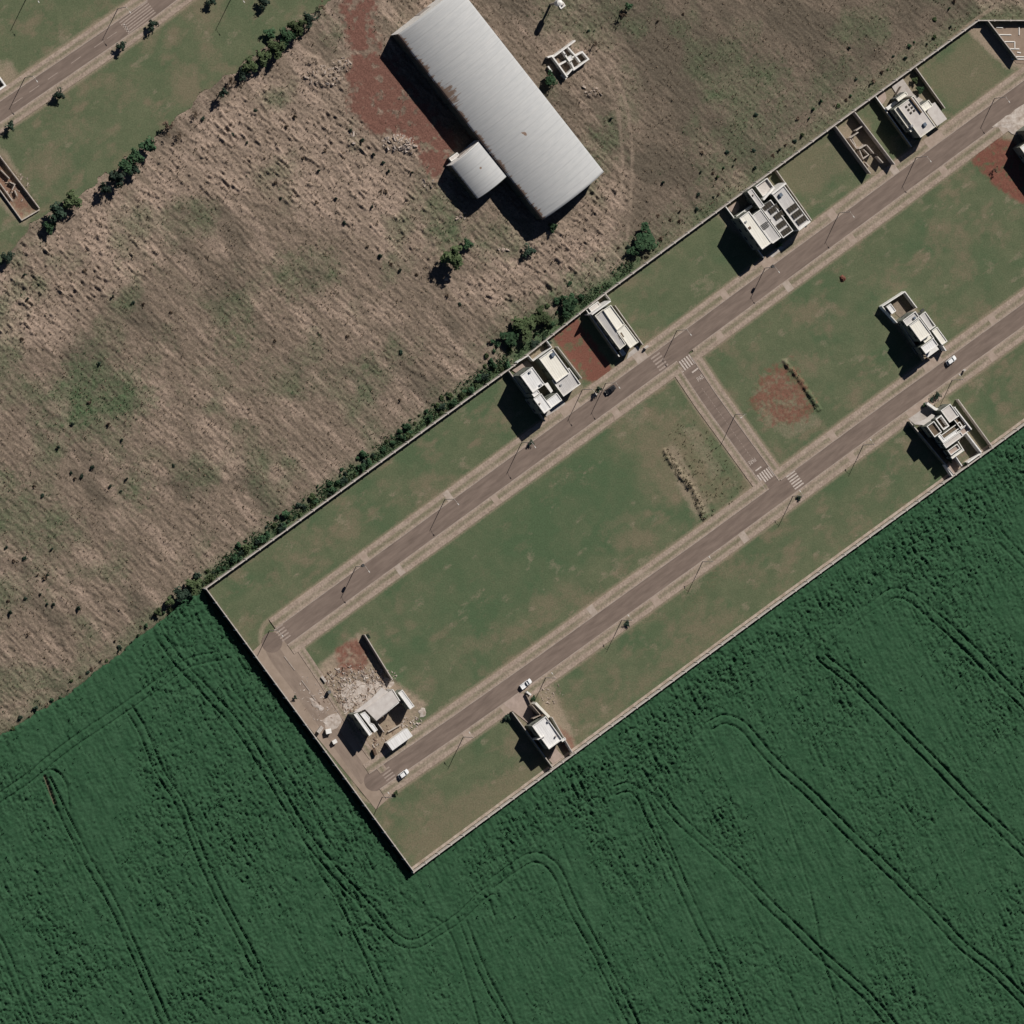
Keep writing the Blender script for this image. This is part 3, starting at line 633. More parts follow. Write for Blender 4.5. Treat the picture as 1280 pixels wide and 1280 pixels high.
# --- painted markings: every bar its own piece of its crossing
def bar_obj(name, c, along, L, Wd, z, material, parent):
    c = np.array(c, float); al = np.array(along, float); al /= np.linalg.norm(al); ac = np.array((-al[1], al[0]))
    pts = [c - al * L / 2 - ac * Wd / 2, c - al * L / 2 + ac * Wd / 2, c + al * L / 2 + ac * Wd / 2, c + al * L / 2 - ac * Wd / 2]
    return flat(name, pts, z, material, parent)
def crosswalk(c, along, across, n, pitch, L, Wd, road, z, material=None):
    mk = bpy.data.objects.new('crosswalk', None); COL.objects.link(mk); mk.parent = road
    for k in range(n):
        q = np.array(c, float) + np.array(across) * (k - (n - 1) / 2) * pitch
        bar_obj('painted_bar', q, along, L, Wd, z, material or M['road_paint'], mk)
    return mk
crosswalk((824.5, 452), A, B, 5, 4.4, 13.5, 2.1, road_a, 0.050, M['worn_paint'])
crosswalk((857.5, 454), B, A, 6, 3.6, 13.5, 1.9, road_c, 0.056)
crosswalk((957.5, 594), B, A, 6, 3.4, 13.5, 1.9, road_c, 0.056)
crosswalk((993.5, 600), A, B, 6, 3.7, 13.5, 1.9, road_b, 0.050)
crosswalk((353, 791), A, B, 5, 4.2, 13, 1.9, road_a, 0.050, M['worn_paint'])
crosswalk((486, 969), A, B, 5, 4.0, 13, 1.7, road_b, 0.050, M['worn_paint'])
crosswalk((172, 22), (0.79, -0.61), (0.61, 0.79), 6, 3.4, 44, 1.5, road_d, 0.050, M['worn_paint'])
bar_obj('stop_line', (869.5, 462.5), A, 11, 1.9, 0.056, M['road_paint'], road_c)
bar_obj('stop_line', (948, 586), A, 9, 1.7, 0.056, M['road_paint'], road_c)
bar_obj('stop_line', (158, 35), (0.55, 0.83), 13, 1.5, 0.050, M['road_paint'], road_d)
def road_word(txt, c, rot, size, parent):
    cu = bpy.data.curves.new('road_word', 'FONT'); cu.body = txt; cu.size = size; cu.align_x = 'CENTER'; cu.align_y = 'CENTER'
    o = bpy.data.objects.new('road_word', cu); COL.objects.link(o)
    bpy.context.view_layer.update()
    me = bpy.data.meshes.new_from_object(o.evaluated_get(bpy.context.evaluated_depsgraph_get()))
    bpy.data.objects.remove(o)
    me.materials.clear(); me.materials.append(M['road_paint'])
    q = link('road_word', me, parent); p = U(c[0], c[1], 0.058); q.location = p; q.rotation_euler = (0, 0, rot); q.scale = (0.85, 1.35, 1)
    return q
road_word('PARE', (876.5, 472), ANG_A, 1.75, road_c)
road_word('PARE', (940, 576.5), ANG_A + math.pi, 1.6, road_c)
for p in ((22, 126), (43, 111), (66, 95), (95, 75), (124, 55), (140, 44)):
    bar_obj('lane_dash', p, (0.82, -0.57), 15, 0.8, 0.050, M['worn_paint'], road_d)
for k in range(26):
    t = k / 26; p = np.array((878, 486)) * (1 - t) + np.array((945, 580)) * t
    bar_obj('lane_dash', p, B, 2.4, 0.55, 0.056, M['worn_paint'], road_c)
for p, L in (((362, 829), 22), ((382, 857), 16), ((392, 872), 9)):
    o = bar_obj('kerb', p, (0.6, 0.8), L, 1.3, 0.16, M['kerb'], None); tag(o, kind='structure')
# paler drive-over slabs where the pavement is paved across
M['slab_pale'] = mat('pale_slab', (0.45, 0.38, 0.325), 0.95, 0.1, col2=(0.33, 0.265, 0.215), vscale=0.5); M['slab_dusty'] = mat('dusty_slab', (0.40, 0.318, 0.262), 0.95, 0.1, col2=(0.315, 0.245, 0.195), vscale=0.5)
def on_road(pl, x, off):
    for a, b in zip(pl[:-1], pl[1:]):
        if a[0] <= x <= b[0]: return (x, a[1] + (b[1] - a[1]) * (x - a[0]) / (b[0] - a[0]) + off)
for pl, off, lst in ((ROAD_A, -24.5, [(800, 16, 'concrete'), (960, 18, 'pink_paving'), (1117, 9, 'concrete'), (1168, 24, 'pink_paving'), (905, 9, 'pink_paving'), (455, 9, 'pink_paving'), (560, 8, 'concrete'), (712, 26, 'pink_paving'), (1040, 10, 'pink_paving')]),
                     (ROAD_A, 24.5, [(900, 9, 'pink_paving'), (1065, 8, 'pink_paving'), (985, 9, 'concrete'), (770, 9, 'pink_paving'), (620, 8, 'pink_paving'), (500, 8, 'concrete'), (1180, 9, 'pink_paving'), (1268, 44, 'concrete')]),
                     (ROAD_B, -23, [(1165, 26, 'pink_paving'), (1040, 9, 'pink_paving'), (740, 9, 'concrete'), (1240, 9, 'pink_paving')]),
                     (ROAD_B, 23, [(1150, 36, 'pink_paving'), (640, 28, 'pink_paving'), (585, 10, 'pink_paving'), (820, 10, 'pink_paving'), (1065, 9, 'pink_paving'), (930, 9, 'concrete'), (1240, 9, 'pink_paving')])):
    for x, L, col_ in lst:
        tag(bar_obj('pavement', on_road(pl, x, off), A, L, 13.2, 0.148, M[{'concrete': 'slab_pale', 'pink_paving': 'slab_dusty'}[col_]], None), kind='structure')
# ------------------------------------------------------------------ walls
def cuboid_mesh(name, L, th, h, material, z0=0.0):
    mb = MB(); mb.box((L / 2, 0, z0 + h / 2), (L, th, h)); return mb.mesh(name, material)
def est_in(x, y):
    r = False; n = len(ESTATE_IN)
    for i in range(n):
        (ax, ay), (bx, by) = ESTATE_IN[i], ESTATE_IN[(i + 1) % n]
        if (ay > y) != (by > y) and x < (bx - ax) * (y - ay) / (by - ay) + ax: r = not r
    return r
ESTATE_IN = [(p[0] + 0.6, p[1] + 0.8) for p in NW[:-1]] + [(1450, 27), (1450, 403), (1236, 558.7), (959.5, 759.5), (514.5, 1088)]
def trim(pts, lean=0.0):
    pts = [tuple(p) for p in pts]
    for rev in (False, True):
        if rev: pts = pts[::-1]
        (ax, ay), (bx, by) = pts[0], pts[1]
        if not est_in(ax - lean, ay) and est_in((ax + bx) / 2 - lean, (ay + by) / 2):
            for k in range(200):
                t = k / 400; q = (ax + (bx - ax) * t, ay + (by - ay) * t)
                if est_in(q[0] - lean, q[1]): break
            pts[0] = q
        if rev: pts = pts[::-1]
    return pts
def wall_run(name, label, pts, h, material=None, th=0.22, spacing=None, cap=True, cat='wall', group=None, cap_mat=None, pil=0.42):
    """a boundary wall: panels between pilasters, coping on top; pts = its foot on the plan"""
    material = material or M['grey_wall']; cap_mat = cap_mat or M['cap']
    if name == 'side_wall': pts = trim(pts)
    P = [U(p[0], p[1]) for p in pts]
    r = thing(name, label, cat, P[0], 0, group)
    pm = None
    for a, b, pa, pb in zip(P[:-1], P[1:], pts[:-1], pts[1:]):
        L = (b - a).length; rz = math.atan2(b.y - a.y, b.x - a.x)
        n = max(1, round(math.hypot(pb[0] - pa[0], pb[1] - pa[1]) / spacing)) if spacing else 1
        l = L / n; d = (b - a) / L
        me = cuboid_mesh('wall_panel' if spacing else 'wall', l - (pil if spacing else 0), th, h, material)
        if spacing and pm is None:
            mb = MB(); mb.box((0, 0, (h + 0.18) / 2), (pil, th + 0.34, h + 0.18)); pm = mb.mesh('pilaster', cap_mat)
        for k in range(n):
            q = a + d * (k * l + (pil / 2 if spacing else 0)) - P[0]
            link('wall_panel' if spacing else 'wall', me, r, q, rz)
            if spacing: link('pilaster', pm, r, a + d * (k * l) - P[0], rz)
        if cap:
            mb = MB(); mb.box((L / 2, 0, h + 0.045), (L - 0.05, th + 0.10, 0.09)); link('coping', mb.mesh('coping', cap_mat), r, a - P[0], rz)
    return r
wall_run('boundary_wall', 'long pale wall between the estate lawns and the rough brown field', NW, 2.1, M['grey_wall'], 0.25, 21, pil=0.4)
wall_run('boundary_wall', 'short end wall of the estate throwing a wide black shadow on the green crop', SW, 3.2, M['shade_block'], 0.22, 21, pil=0.4)
wall_run('boundary_wall', 'long pale pilastered wall along the edge of the big green crop field', SE, 2.3, M['cap'], 0.28, 19, pil=0.4)
gut = strip_obj('path', SE, -4.5, -1.2, 0.03, mat('pale_gutter', (0.44, 0.37, 0.31), 0.9, 0.2, col2=(0.26, 0.205, 0.155), vscale=0.5), 1); tag(gut, kind='structure')

# ------------------------------------------------------------------ houses
def shrink(P, d):
    n = len(P); out = []
    for i in range(n):
        p0, p1, p2 = P[i - 1], P[i], P[(i + 1) % n]
        e1 = (p1 - p0).normalized(); e2 = (p2 - p1).normalized()
        n1 = Vector((-e1.y, e1.x)); n2 = Vector((-e2.y, e2.x))
        k = 1 + n1.dot(n2); out.append(p1 + (n1 + n2) * (d / max(k, 0.2)))
    return out
def window(root, p0, p1, t, zc, w_, h_, kind='window'):
    d = (p1 - p0); L = d.length; d.normalize(); nrm = Vector((d.y, -d.x)); rz = math.atan2(d.y, d.x)
    c = p0 + d * (L * t)
    mb = MB(); f = 0.07
    for (ox, oz, sx, sz) in ((0, h_ / 2, w_, f), (0, -h_ / 2, w_, f), (-w_ / 2, 0, f, h_ - f), (w_ / 2, 0, f, h_ - f), (0, 0, 0.05, h_ - f)):
        mb.box((c.x + d.x * ox + nrm.x * 0.03, c.y + d.y * ox + nrm.y * 0.03, zc + oz), (sx, 0.10, sz), rz)
    o = mb.build(kind, M['frame'], root)
    mb = MB(); mb.box((c.x + nrm.x * 0.012, c.y + nrm.y * 0.012, zc), (w_ - f, 0.05, h_ - f), rz)
    mb.build('pane' if kind == 'window' else 'door_leaf', M['glass'] if kind == 'window' else M['door'], o)
def volume(root, Wc=None, Ec=None, h=6.0, roof='flat', rec=0.22, par=0.22, slope=0.10, wall=None, rmat=None, quad=None, win=(1, 1), frac=0.5, base=0.0, door=False, body=None):
    wall = wall or M['white']; rmat = rmat or M['roof_white']
    q = quad or rect(Wc, Ec)
    P = [Vector(U(p[0], p[1], h)[:2]) for p in q]
    ar = sum(P[i].x * P[(i+1) % len(P)].y - P[(i+1) % len(P)].x * P[i].y for i in range(len(P)))
    if ar < 0: P = P[::-1]
    I = shrink(P, par); n = len(P); zr = h - rec
    mb = MB()
    vs = [(p.x, p.y, base) for p in P] + [(p.x, p.y, h) for p in P] + [(p.x, p.y, h) for p in I] + [(p.x, p.y, zr - 0.3) for p in I]
    fs = []; fp = []
    for i in range(n):
        j = (i + 1) % n
        fs += [[i, j, n + j, n + i]]; fp += [[n + i, n + j, 2*n + j, 2*n + i], [2*n + i, 2*n + j, 3*n + j, 3*n + i]]
    lip = len(vs); O = shrink(P, -0.04)
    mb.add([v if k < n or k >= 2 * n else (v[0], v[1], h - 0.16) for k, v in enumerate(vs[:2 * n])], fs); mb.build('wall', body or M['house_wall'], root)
    mb = MB(); vp = [(p.x, p.y, h - 0.16) for p in O] + [(p.x, p.y, h) for p in O] + vs[2 * n:]
    fq = []
    for i in range(n):
        j = (i + 1) % n
        fq += [[i, j, n + j, n + i], [n + i, n + j, 2*n + j, 2*n + i], [2*n + i, 2*n + j, 3*n + j, 3*n + i]]
    mb.add(vp, fq); mb.build('parapet', wall, root)
    mb = MB()
    if roof == 'flat' or n != 4:
        mb.add([(p.x, p.y, zr) for p in I], [list(range(n))])
    else:
        w_ = (I[3] - I[0]).length; l_ = (I[1] - I[0]).length
        if roof == 'gable':           # ridge along the long axis of the plot
            a, b = I[0].lerp(I[3], frac), I[1].lerp(I[2], frac); rz = zr + slope * w_ / 2
            mb.add([(I[0].x, I[0].y, zr), (I[1].x, I[1].y, zr), (b.x, b.y, rz), (a.x, a.y, rz), (I[2].x, I[2].y, zr), (I[3].x, I[3].y, zr)], [(0, 1, 2, 3), (3, 2, 4, 5)])
        elif roof == 'gable_x':
            a, b = I[0].lerp(I[1], frac), I[3].lerp(I[2], frac); rz = zr + slope * l_ / 2
            mb.add([(I[0].x, I[0].y, zr), (a.x, a.y, rz), (b.x, b.y, rz), (I[3].x, I[3].y, zr), (I[1].x, I[1].y, zr), (I[2].x, I[2].y, zr)], [(0, 1, 2, 3), (1, 4, 5, 2)])
        else:
            dz = {'shed_ne': (0, 0, 1, 1), 'shed_sw': (1, 1, 0, 0), 'shed_nw': (1, 0, 0, 1), 'shed_se': (0, 1, 1, 0)}[roof]
            s_ = slope * (w_ if roof in ('shed_ne', 'shed_sw') else l_)
            mb.add([(I[i].x, I[i].y, zr - s_ + dz[i] * s_) for i in range(4)], [(0, 1, 2, 3)])
    mb.build('roof', rmat, root)
    zc = [1.5] if h < 4.6 else [1.5, h - 2.0]
    for z_ in zc:
        if z_ > h - 1.0: continue
        for k in range(win[0]): window(root, P[0], P[1], (k + 0.5) / win[0], z_, 1.4, 1.1)
        for k in range(win[1]): window(root, P[3], P[0], (k + 0.5) / win[1], z_, 1.4, 1.1)
    if door: window(root, P[1], P[2], 0.5, 1.1, 1.0, 2.1, 'door')
    return P
def slab_roof(root, Wc, Ec, h, thick=0.25, material=None, posts=True, quad=None):
    q = quad or rect(Wc, Ec); P = [U(p[0], p[1], h) for p in q]
    if sum(P[i].x * P[(i+1) % len(P)].y - P[(i+1) % len(P)].x * P[i].y for i in range(len(P))) < 0: P = P[::-1]
    mb = MB(); mb.prism([(p.x, p.y) for p in P], h - thick, h, bottom=True); mb.build('roof', material or M['slab'], root)
    if posts:
        I = shrink([Vector(p[:2]) for p in P], 0.35)
        for p in I:
            mb = MB(); mb.box((p.x, p.y, (h - thick) / 2), (0.3, 0.3, h - thick), ANG_A); mb.build('pillar', M['white'], root)
def wallbit(root, pts, h, material=None, th=0.22, name='wall', z0=0.0, top=None):
    """free wall belonging to a house; pts are where its TOP shows on the plan"""
    material = material or M['white']
    if th < 0.6: pts = trim(pts, 1.336 * h)
    P = [Vector(U(p[0], p[1], h)[:2]) for p in pts]
    for a, b in zip(P[:-1], P[1:]):
        d = b - a; L = d.length; c = (a + b) / 2
        mb = MB(); mb.box((c.x, c.y, (z0 + h) / 2), (L + th * 0.98, th, h - z0), math.atan2(d.y, d.x)); mb.build(name, material, root)
        h -= 0.004
def floor(root, pts, z, material, name='terrace'):
    mb = MB(); P = [U(p[0], p[1], z) for p in pts]
    if sum(P[i].x * P[(i+1) % len(P)].y - P[(i+1) % len(P)].x * P[i].y for i in range(len(P))) < 0: P = P[::-1]
    mb.prism([(p.x, p.y) for p in P], z - 0.35, z); return mb.build(name, material, root)
def fixture(root, c, h, size, name='air_conditioner', material=None):
    p = U(c[0], c[1], h + size[2]); mb = MB()
    mb.box((p.x, p.y, h + size[2] / 2), size, ANG_A); mb.box((p.x, p.y, h + size[2] + 0.03), (size[0] * 0.8, size[1] * 0.8, 0.05), ANG_A)
    return mb.build(name, material or M['alu'], root)
_panel = None
def panels(root, Wc, Ec, h, na, nb):
    """na x nb solar panels inside the plan rectangle"""
    q = rect(Wc, Ec); w0 = np.array(q[0]); ea = (np.array(q[3]) - w0) / na; eb = (np.array(q[1]) - w0) / nb
    for i in range(na):
        for j in range(nb):
            c = w0 + ea * (i + 0.5) + eb * (j + 0.5); p = U(c[0], c[1], h)
            sa = (U(*(w0 + ea), h) - U(*w0, h)).length - 0.14; sb = (U(*(w0 + eb), h) - U(*w0, h)).length - 0.14
            mb = MB(); mb.box((p.x, p.y, h - 0.02), (sa, sb, 0.05), ANG_A, 0, 0.10); o = mb.build('solar_panel', M['panel'], root)
            mb = MB()
            for dy in (-0.5, 0.5): mb.box((p.x + math.sin(-ANG_A) * dy * sb, p.y + math.cos(ANG_A) * dy * sb, h - 0.02 + dy * 0.10 * sb), (sa, 0.07, 0.08), ANG_A)
            mb.build('panel_frame', M['alu'], o)
def house(label, c, cat='house', name='house', group=None): return thing(name, label, cat, U(c[0], c[1]), 0, group)

# --- house one: the pair of white roofs with the dark garden at the back
z = zm(610, 410, 9.846); H = house('large white two-winged house beside bare red plot, with walled dark green back yard', z(640, 700))
volume(H, z(400, 585), z(700, 690), 8.8, 'shed_ne', slope=0.04, win=(3, 2), rmat=M['roof_white'])
volume(H, z(562, 872), z(784, 985), 8.6, 'flat', win=(2, 0), rmat=M['roof_white'], door=True)
volume(H, z(719, 894), z(912, 888), 8.5, 'flat', win=(0, 0), rmat=M['roof_white'])
volume(H, z(540, 812), z(640, 800), 8.4, 'flat', win=(0, 0), rmat=M['roof_white'])
slab_roof(H, None, None, 5.6, 0.2, M['white'], False, quad=[z(690, 690), z(775, 800), z(800, 775), z(735, 670)])
volume(H, z(632, 378), z(1012, 548), 5.6, 'flat', rmat=M['roof_cream'], win=(1, 2), rec=0.35)
volume(H, z(788, 645), z(1142, 688), 4.9, 'shed_nw', rmat=M['roof_grey'], win=(0, 0), slope=0.05, door=True)
wallbit(H, [z(700, 125), z(785, 235), z(555, 405), z(452, 285)], 2.6)
wallbit(H, [z(360, 425), z(488, 345)], 2.6)
floor(H, [z(300, 520), z(390, 580), z(560, 470), z(480, 400)], 0.3, M['pink_paving'])
floor(H, [z(690, 1060), z(920, 890), z(960, 940), z(720, 1090)], 0.14, M['concrete'], 'doorstep')
fixture(H, z(650, 700), 8.4, (0.9, 0.7, 0.6)); fixture(H, z(520, 540), 8.4, (0.9, 0.7, 0.6))
wall_run('side_wall', 'pale lot wall in the shade left of the two-winged house', [z(185, 470), z(675, 1150)], 2.3, M['shade_wall'])
wall_run('side_wall', 'thin white lot wall between two-winged house and bare red plot', [z(825, 232), z(1125, 622)], 2.3, M['white'])

fixture(H, z(800, 330), 5.25, (1.3, 1.3, 0.7), 'water_tank', M['tank_blue']); fixture(H, z(900, 700), 4.4, (0.8, 0.6, 0.5)); fixture(H, z(640, 930), 8.4, (0.5, 0.5, 0.5), 'roof_vent', M['grey_wall'])
# --- house two: long narrow white house
z = zm(720, 350, 12.8); H = house('long narrow white house with ridged roof right of the bare red plot', z(650, 800))
volume(H, z(300, 572), z(800, 990), 5.6, 'shed_ne', slope=0.16, rmat=M['roof_grey'], quad=[z(305, 572), z(705, 1110), z(800, 1030), z(435, 470)], win=(4, 1), wall=M['cream'])
volume(H, quad=[z(437, 480), z(660, 810), z(780, 700), z(560, 400)], h=5.9, roof='shed_sw', slope=0.05, rmat=M['roof_cream'], win=(0, 1), wall=M['cream'])
volume(H, quad=[z(665, 815), z(868, 1090), z(1002, 992), z(790, 710)], h=5.5, roof='flat', rmat=M['roof_cream'], win=(0, 0), wall=M['cream'], door=True)
wallbit(H, [z(262, 548), z(548, 342)], 6.6, M['white'], 0.45)
volume(H, z(205, 450), z(395, 405), 3.2, 'flat', rmat=M['slab'], win=(1, 1))
fixture(H, z(715, 895), 5.2, (1.9, 1.9, 0.1), 'skylight', M['clay'])
volume(H, z(695, 1140), z(800, 1180), 2.9, 'flat', rmat=M['roof_cream'], win=(0, 0))
floor(H, [z(810, 1270), z(840, 1170), z(980, 1050), z(1030, 1110)], 0.152, M['concrete'], 'drive')
wall_run('side_wall', 'shaded lot wall along the left side of the long narrow white house', [z(95, 440), z(650, 1230)], 2.5, M['shade_wall'], cap_mat=M['white'])
wall_run('side_wall', 'low lot wall along the right side of the long narrow white house', [z(590, 410), z(1040, 1040)], 1.9, M['tan_wall'])
wall_run('side_wall', 'short white wall behind the long narrow white house', [z(415, 205), z(510, 322)], 2.3, M['white'])

# --- house three: solar roofs
z = zm(890, 200, 9.846); H = house('big white house with rows of dark solar panels on several roofs', z(640, 700))
volume(H, z(340, 715), z(735, 1015), 8.4, 'flat', rmat=M['roof_cream'], win=(4, 1), rec=0.25)
volume(H, z(498, 682), z(852, 952), 6.9, 'shed_ne', rmat=M['roof_grey'], slope=0.05, win=(0, 1), door=True)
volume(H, z(440, 392), z(645, 560), 6.4, 'flat', rmat=M['roof_grey'], win=(2, 1))
volume(H, z(537, 325), z(770, 345), 5.0, 'flat', rmat=M['slab'], win=(0, 1), rec=0.8)
volume(H, z(600, 580), z(1000, 870), 6.2, 'shed_sw', rmat=M['roof_grey'], slope=0.02, win=(0, 0), rec=0.3)
volume(H, z(745, 420), z(1205, 750), 6.8, 'flat', rmat=M['roof_grey'], win=(0, 1), rec=0.3, door=True)
wallbit(H, [z(750, 415), z(905, 290)], 7.3, M['white'], 0.6); wallbit(H, [z(640, 480), z(760, 345)], 6.0, M['white'], 0.7)
wallbit(H, [z(1075, 860), z(1205, 760)], 6.9, M['white'], 0.5)
for cx, cy, hh in ((676, 568, 6.25), (762, 604, 6.25), (828, 678, 6.25), (856, 794, 6.25), (916, 874, 6.25), (992, 590, 6.9), (1048, 664, 6.9), (1104, 738, 6.9)):
    dv = (A * 64 + B * 39); panels(H, z(cx - dv[0], cy - dv[1]), z(cx + dv[0], cy + dv[1]), hh, 4, 1)
panels(H, z(572, 822), z(712, 810), 6.95, 1, 4)
fixture(H, z(690, 760), 6.5, (2.6, 0.5, 0.15), 'skylight', M['frame']); fixture(H, z(465, 835), 8.15, (0.9, 0.9, 0.2), 'skylight', M['door'])
volume(H, z(300, 690), z(500, 575), 3.4, 'flat', rmat=M['roof_white'], win=(0, 1))
floor(H, [z(190, 600), z(290, 680), z(340, 590), z(320, 500)], 0.2, M['pink_paving'])
floor(H, [z(700, 1170), z(850, 1060), z(890, 1080), z(740, 1200)], 0.153, M['concrete'], 'drive')
wall_run('side_wall', 'lot wall in deep shade left of the solar-panelled house', [z(118, 552), z(600, 1200)], 2.3, M['shade_wall'], cap_mat=M['white'])
wall_run('side_wall', 'thin lot wall along the right side of the solar-panelled house', [z(765, 135), z(1195, 745)], 2.2, M['tan_wall'])

fixture(H, z(420, 760), 8.15, (0.8, 0.6, 0.5)); fixture(H, z(850, 430), 6.55, (1.2, 1.2, 0.8), 'water_tank', M['tank_blue']); fixture(H, z(510, 430), 6.15, (0.5, 0.5, 0.5), 'roof_vent', M['grey_wall'])
# --- house four: walls going up
z = zm(1040, 130, 14.22); H = house('half-built house of bare unroofed walls between two shaded lot walls', z(560, 820), 'building site', 'unfinished_house')
for pts, h_ in (([(435, 470), (550, 385)], 2.6), ([(330, 600), (465, 505)], 2.4), ([(310, 605), (440, 790)], 2.0), ([(490, 795), (605, 728)], 2.8), ([(628, 738), (740, 872)], 2.8), ([(495, 830), (555, 975), (655, 900), (568, 812)], 2.6), ([(815, 940), (905, 1040)], 2.7), ([(600, 1040), (660, 1110)], 1.2), ([(360, 620), (420, 730)], 1.4)):
    wallbit(H, [z(*p) for p in pts], h_, M['lowwall'], 0.3)
wall_run('side_wall', 'raw wall left of the half-built house with a broad black shadow', [z(-15, 385), z(620, 1240)], 3.1, M['tan_wall'])
wall_run('side_wall', 'raw wall between the half-built house and the shaded lot beside it', [z(345, 155), z(1055, 1080)], 3.1, M['grey_wall'])

# --- house five
z = zm(1080, 80, 11.64); H = house('large white flat-roofed house with a block of dark skylights near the top right', z(750, 700))
volume(H, z(500, 622), z(1045, 908), 7.6, 'flat', rmat=M['slab'], win=(0, 2), rec=0.25, wall=M['cream'], door=True)
volume(H, z(440, 657), z(742, 942), 6.8, 'flat', rmat=M['roof_cream'], win=(4, 0), rec=0.3, wall=M['cream'])
volume(H, z(472, 502), z(640, 445), 5.4, 'flat', rmat=M['roof_cream'], win=(1, 2), wall=M['cream'])
volume(H, z(820, 612), z(1003, 606), 5.8, 'flat', rmat=M['roof_cream'], win=(0, 1), wall=M['cream'])
slab_roof(H, z(888, 660), z(1208, 800), 3.4, 0.25, M['slab'], True)
slab_roof(H, z(320, 632), z(505, 560), 3.2, 0.2, M['white'], True)
wallbit(H, [z(680, 495), z(835, 700)], 8.0, M['clay'], 0.5)
for i in range(2):
    for j in range(3): fixture(H, z(618 + i * 48 + j * 33, 622 - i * 34 + j * 44), 7.35, (0.75, 0.75, 0.18), 'skylight', M['panel'])
floor(H, [z(405, 330), z(565, 215), z(720, 440), z(860, 520), z(790, 600), z(560, 560), z(480, 450)], 0.25, M['concrete'])
floor(H, [z(180, 490), z(300, 390), z(330, 500), z(270, 590)], 0.2, M['pink_paving'])
wallbit(H, [z(545, 330), z(480, 440)], 2.2, M['tan_wall'])
wall_run('side_wall', 'shaded lot wall left of the house with the skylights', [z(125, 470), z(655, 1210)], 2.3, M['shade_wall'], cap_mat=M['white'])
wall_run('side_wall', 'thin lot wall right of the house with the skylights', [z(715, 60), z(1140, 650)], 2.3, M['tan_wall'])

fixture(H, z(700, 900), 7.35, (0.9, 0.7, 0.6)); fixture(H, z(890, 880), 7.35, (1.2, 1.2, 0.7), 'water_tank', M['tank_blue'])
# --- house six: cut by the right edge of the picture
H = house('white house at the right edge standing over a scraped red earth plot', (1300, 178))
volume(H, (1281, 163), (1345, 172), 7.2, 'flat', win=(3, 1)); volume(H, (1275, 184), (1330, 216), 6.2, 'flat', win=(2, 1), wall=M['cream'])

# --- house seven
z = zm(1090, 355, 11.64); H = house('white house alone on the middle lawn with a small walled back yard', z(700, 650))
volume(H, z(545, 605), z(862, 722), 8.2, 'flat', rmat=M['roof_cream'], win=(2, 0), rec=0.3)
volume(H, z(450, 530), z(692, 482), 6.6, 'flat', rmat=M['roof_grey'], win=(1, 1), rec=0.4)
volume(H, z(708, 772), z(905, 790), 6.8, 'flat', rmat=M['roof_cream'], win=(1, 0), rec=0.3)
volume(H, z(712, 918), z(965, 885), 8.2, 'flat', rmat=M['roof_white'], win=(2, 0), rec=0.3, door=True)
volume(H, z(692, 462), z(928, 610), 5.0, 'shed_nw', rmat=M['roof_grey'], slope=0.06, win=(0, 1))
volume(H, z(870, 680), z(1098, 832), 4.4, 'flat', rmat=M['roof_cream'], win=(0, 1), rec=0.25)
volume(H, z(212, 330), z(352, 392), 3.4, 'flat', rmat=M['roof_white'], win=(1, 1), rec=0.2)
slab_roof(H, z(775, 1020), z(975, 950), 3.6, 0.2, M['white'], True)
wallbit(H, [z(152, 325), z(480, 112), z(652, 342)], 2.8, M['white'], 0.3); wallbit(H, [z(152, 330), z(365, 560)], 2.7, M['white'], 0.3)
wallbit(H, [z(410, 520), z(640, 350)], 2.6, M['tan_wall'])
wallbit(H, [z(1000, 850), z(1075, 965)], 3.4, M['white'], 0.4)
floor(H, [z(300, 270), z(400, 220), z(530, 410), z(420, 500), z(350, 440)], 0.1, mat('yard_gravel', (0.26, 0.21, 0.16), 0.95, 0.1, var=0.3, vscale=1.2), 'yard')
fixture(H, z(622, 495), 6.2, (0.9, 0.8, 0.6), 'water_tank', M['tank_blue']); fixture(H, z(735, 385), 4.6, (1.4, 0.8, 0.7), 'air_conditioner', M['dark_metal'])
wall_run('side_wall', 'grey lot wall in the shade left of the white house on the middle lawn', [z(365, 565), z(720, 1110)], 2.6, M['shade_wall'])

# --- house eight: the rambling one against the far wall
z = zm(1120, 480, 10.67); H = house('rambling white house with brown tiled roofs set against the field wall', z(700, 700))
T = M['clay']
volume(H, z(412, 565), z(612, 640), 7.6, 'shed_ne', rmat=T, slope=0.08, win=(3, 1), rec=0.6)
volume(H, z(528, 468), z(712, 560), 7.0, 'flat', rmat=T, win=(0, 1), rec=2.4, par=0.35)
volume(H, z(600, 355), z(840, 425), 6.8, 'flat', rmat=M['slab'], win=(1, 1), rec=0.3)
volume(H, z(770, 470), z(945, 545), 6.4, 'flat', rmat=T, win=(0, 0), rec=0.8)
volume(H, z(592, 690), z(890, 560), 6.0, 'shed_se', rmat=T, slope=0.05, win=(0, 0), rec=0.5)
wallbit(H, [z(785, 315), z(1005, 600)], 6.8, M['white'], 0.4)
volume(H, z(555, 692), z(800, 640), 7.0, 'flat', rmat=M['roof_white'], win=(1, 0), rec=0.15, quad=[z(560, 695), z(632, 790), z(825, 650), z(800, 615), z(640, 728), z(595, 665)])
volume(H, z(630, 800), z(900, 690), 6.8, 'flat', rmat=M['slab'], win=(1, 0), rec=0.3)
volume(H, z(820, 640), z(1010, 600), 6.0, 'flat', rmat=M['pink_paving'], win=(0, 0), rec=0.4)
volume(H, z(690, 890), z(860, 860), 6.4, 'flat', rmat=M['pink_paving'], win=(2, 0), rec=0.5)
volume(H, z(735, 975), z(910, 885), 6.4, 'flat', rmat=M['roof_cream'], win=(1, 0), rec=0.2, door=True)
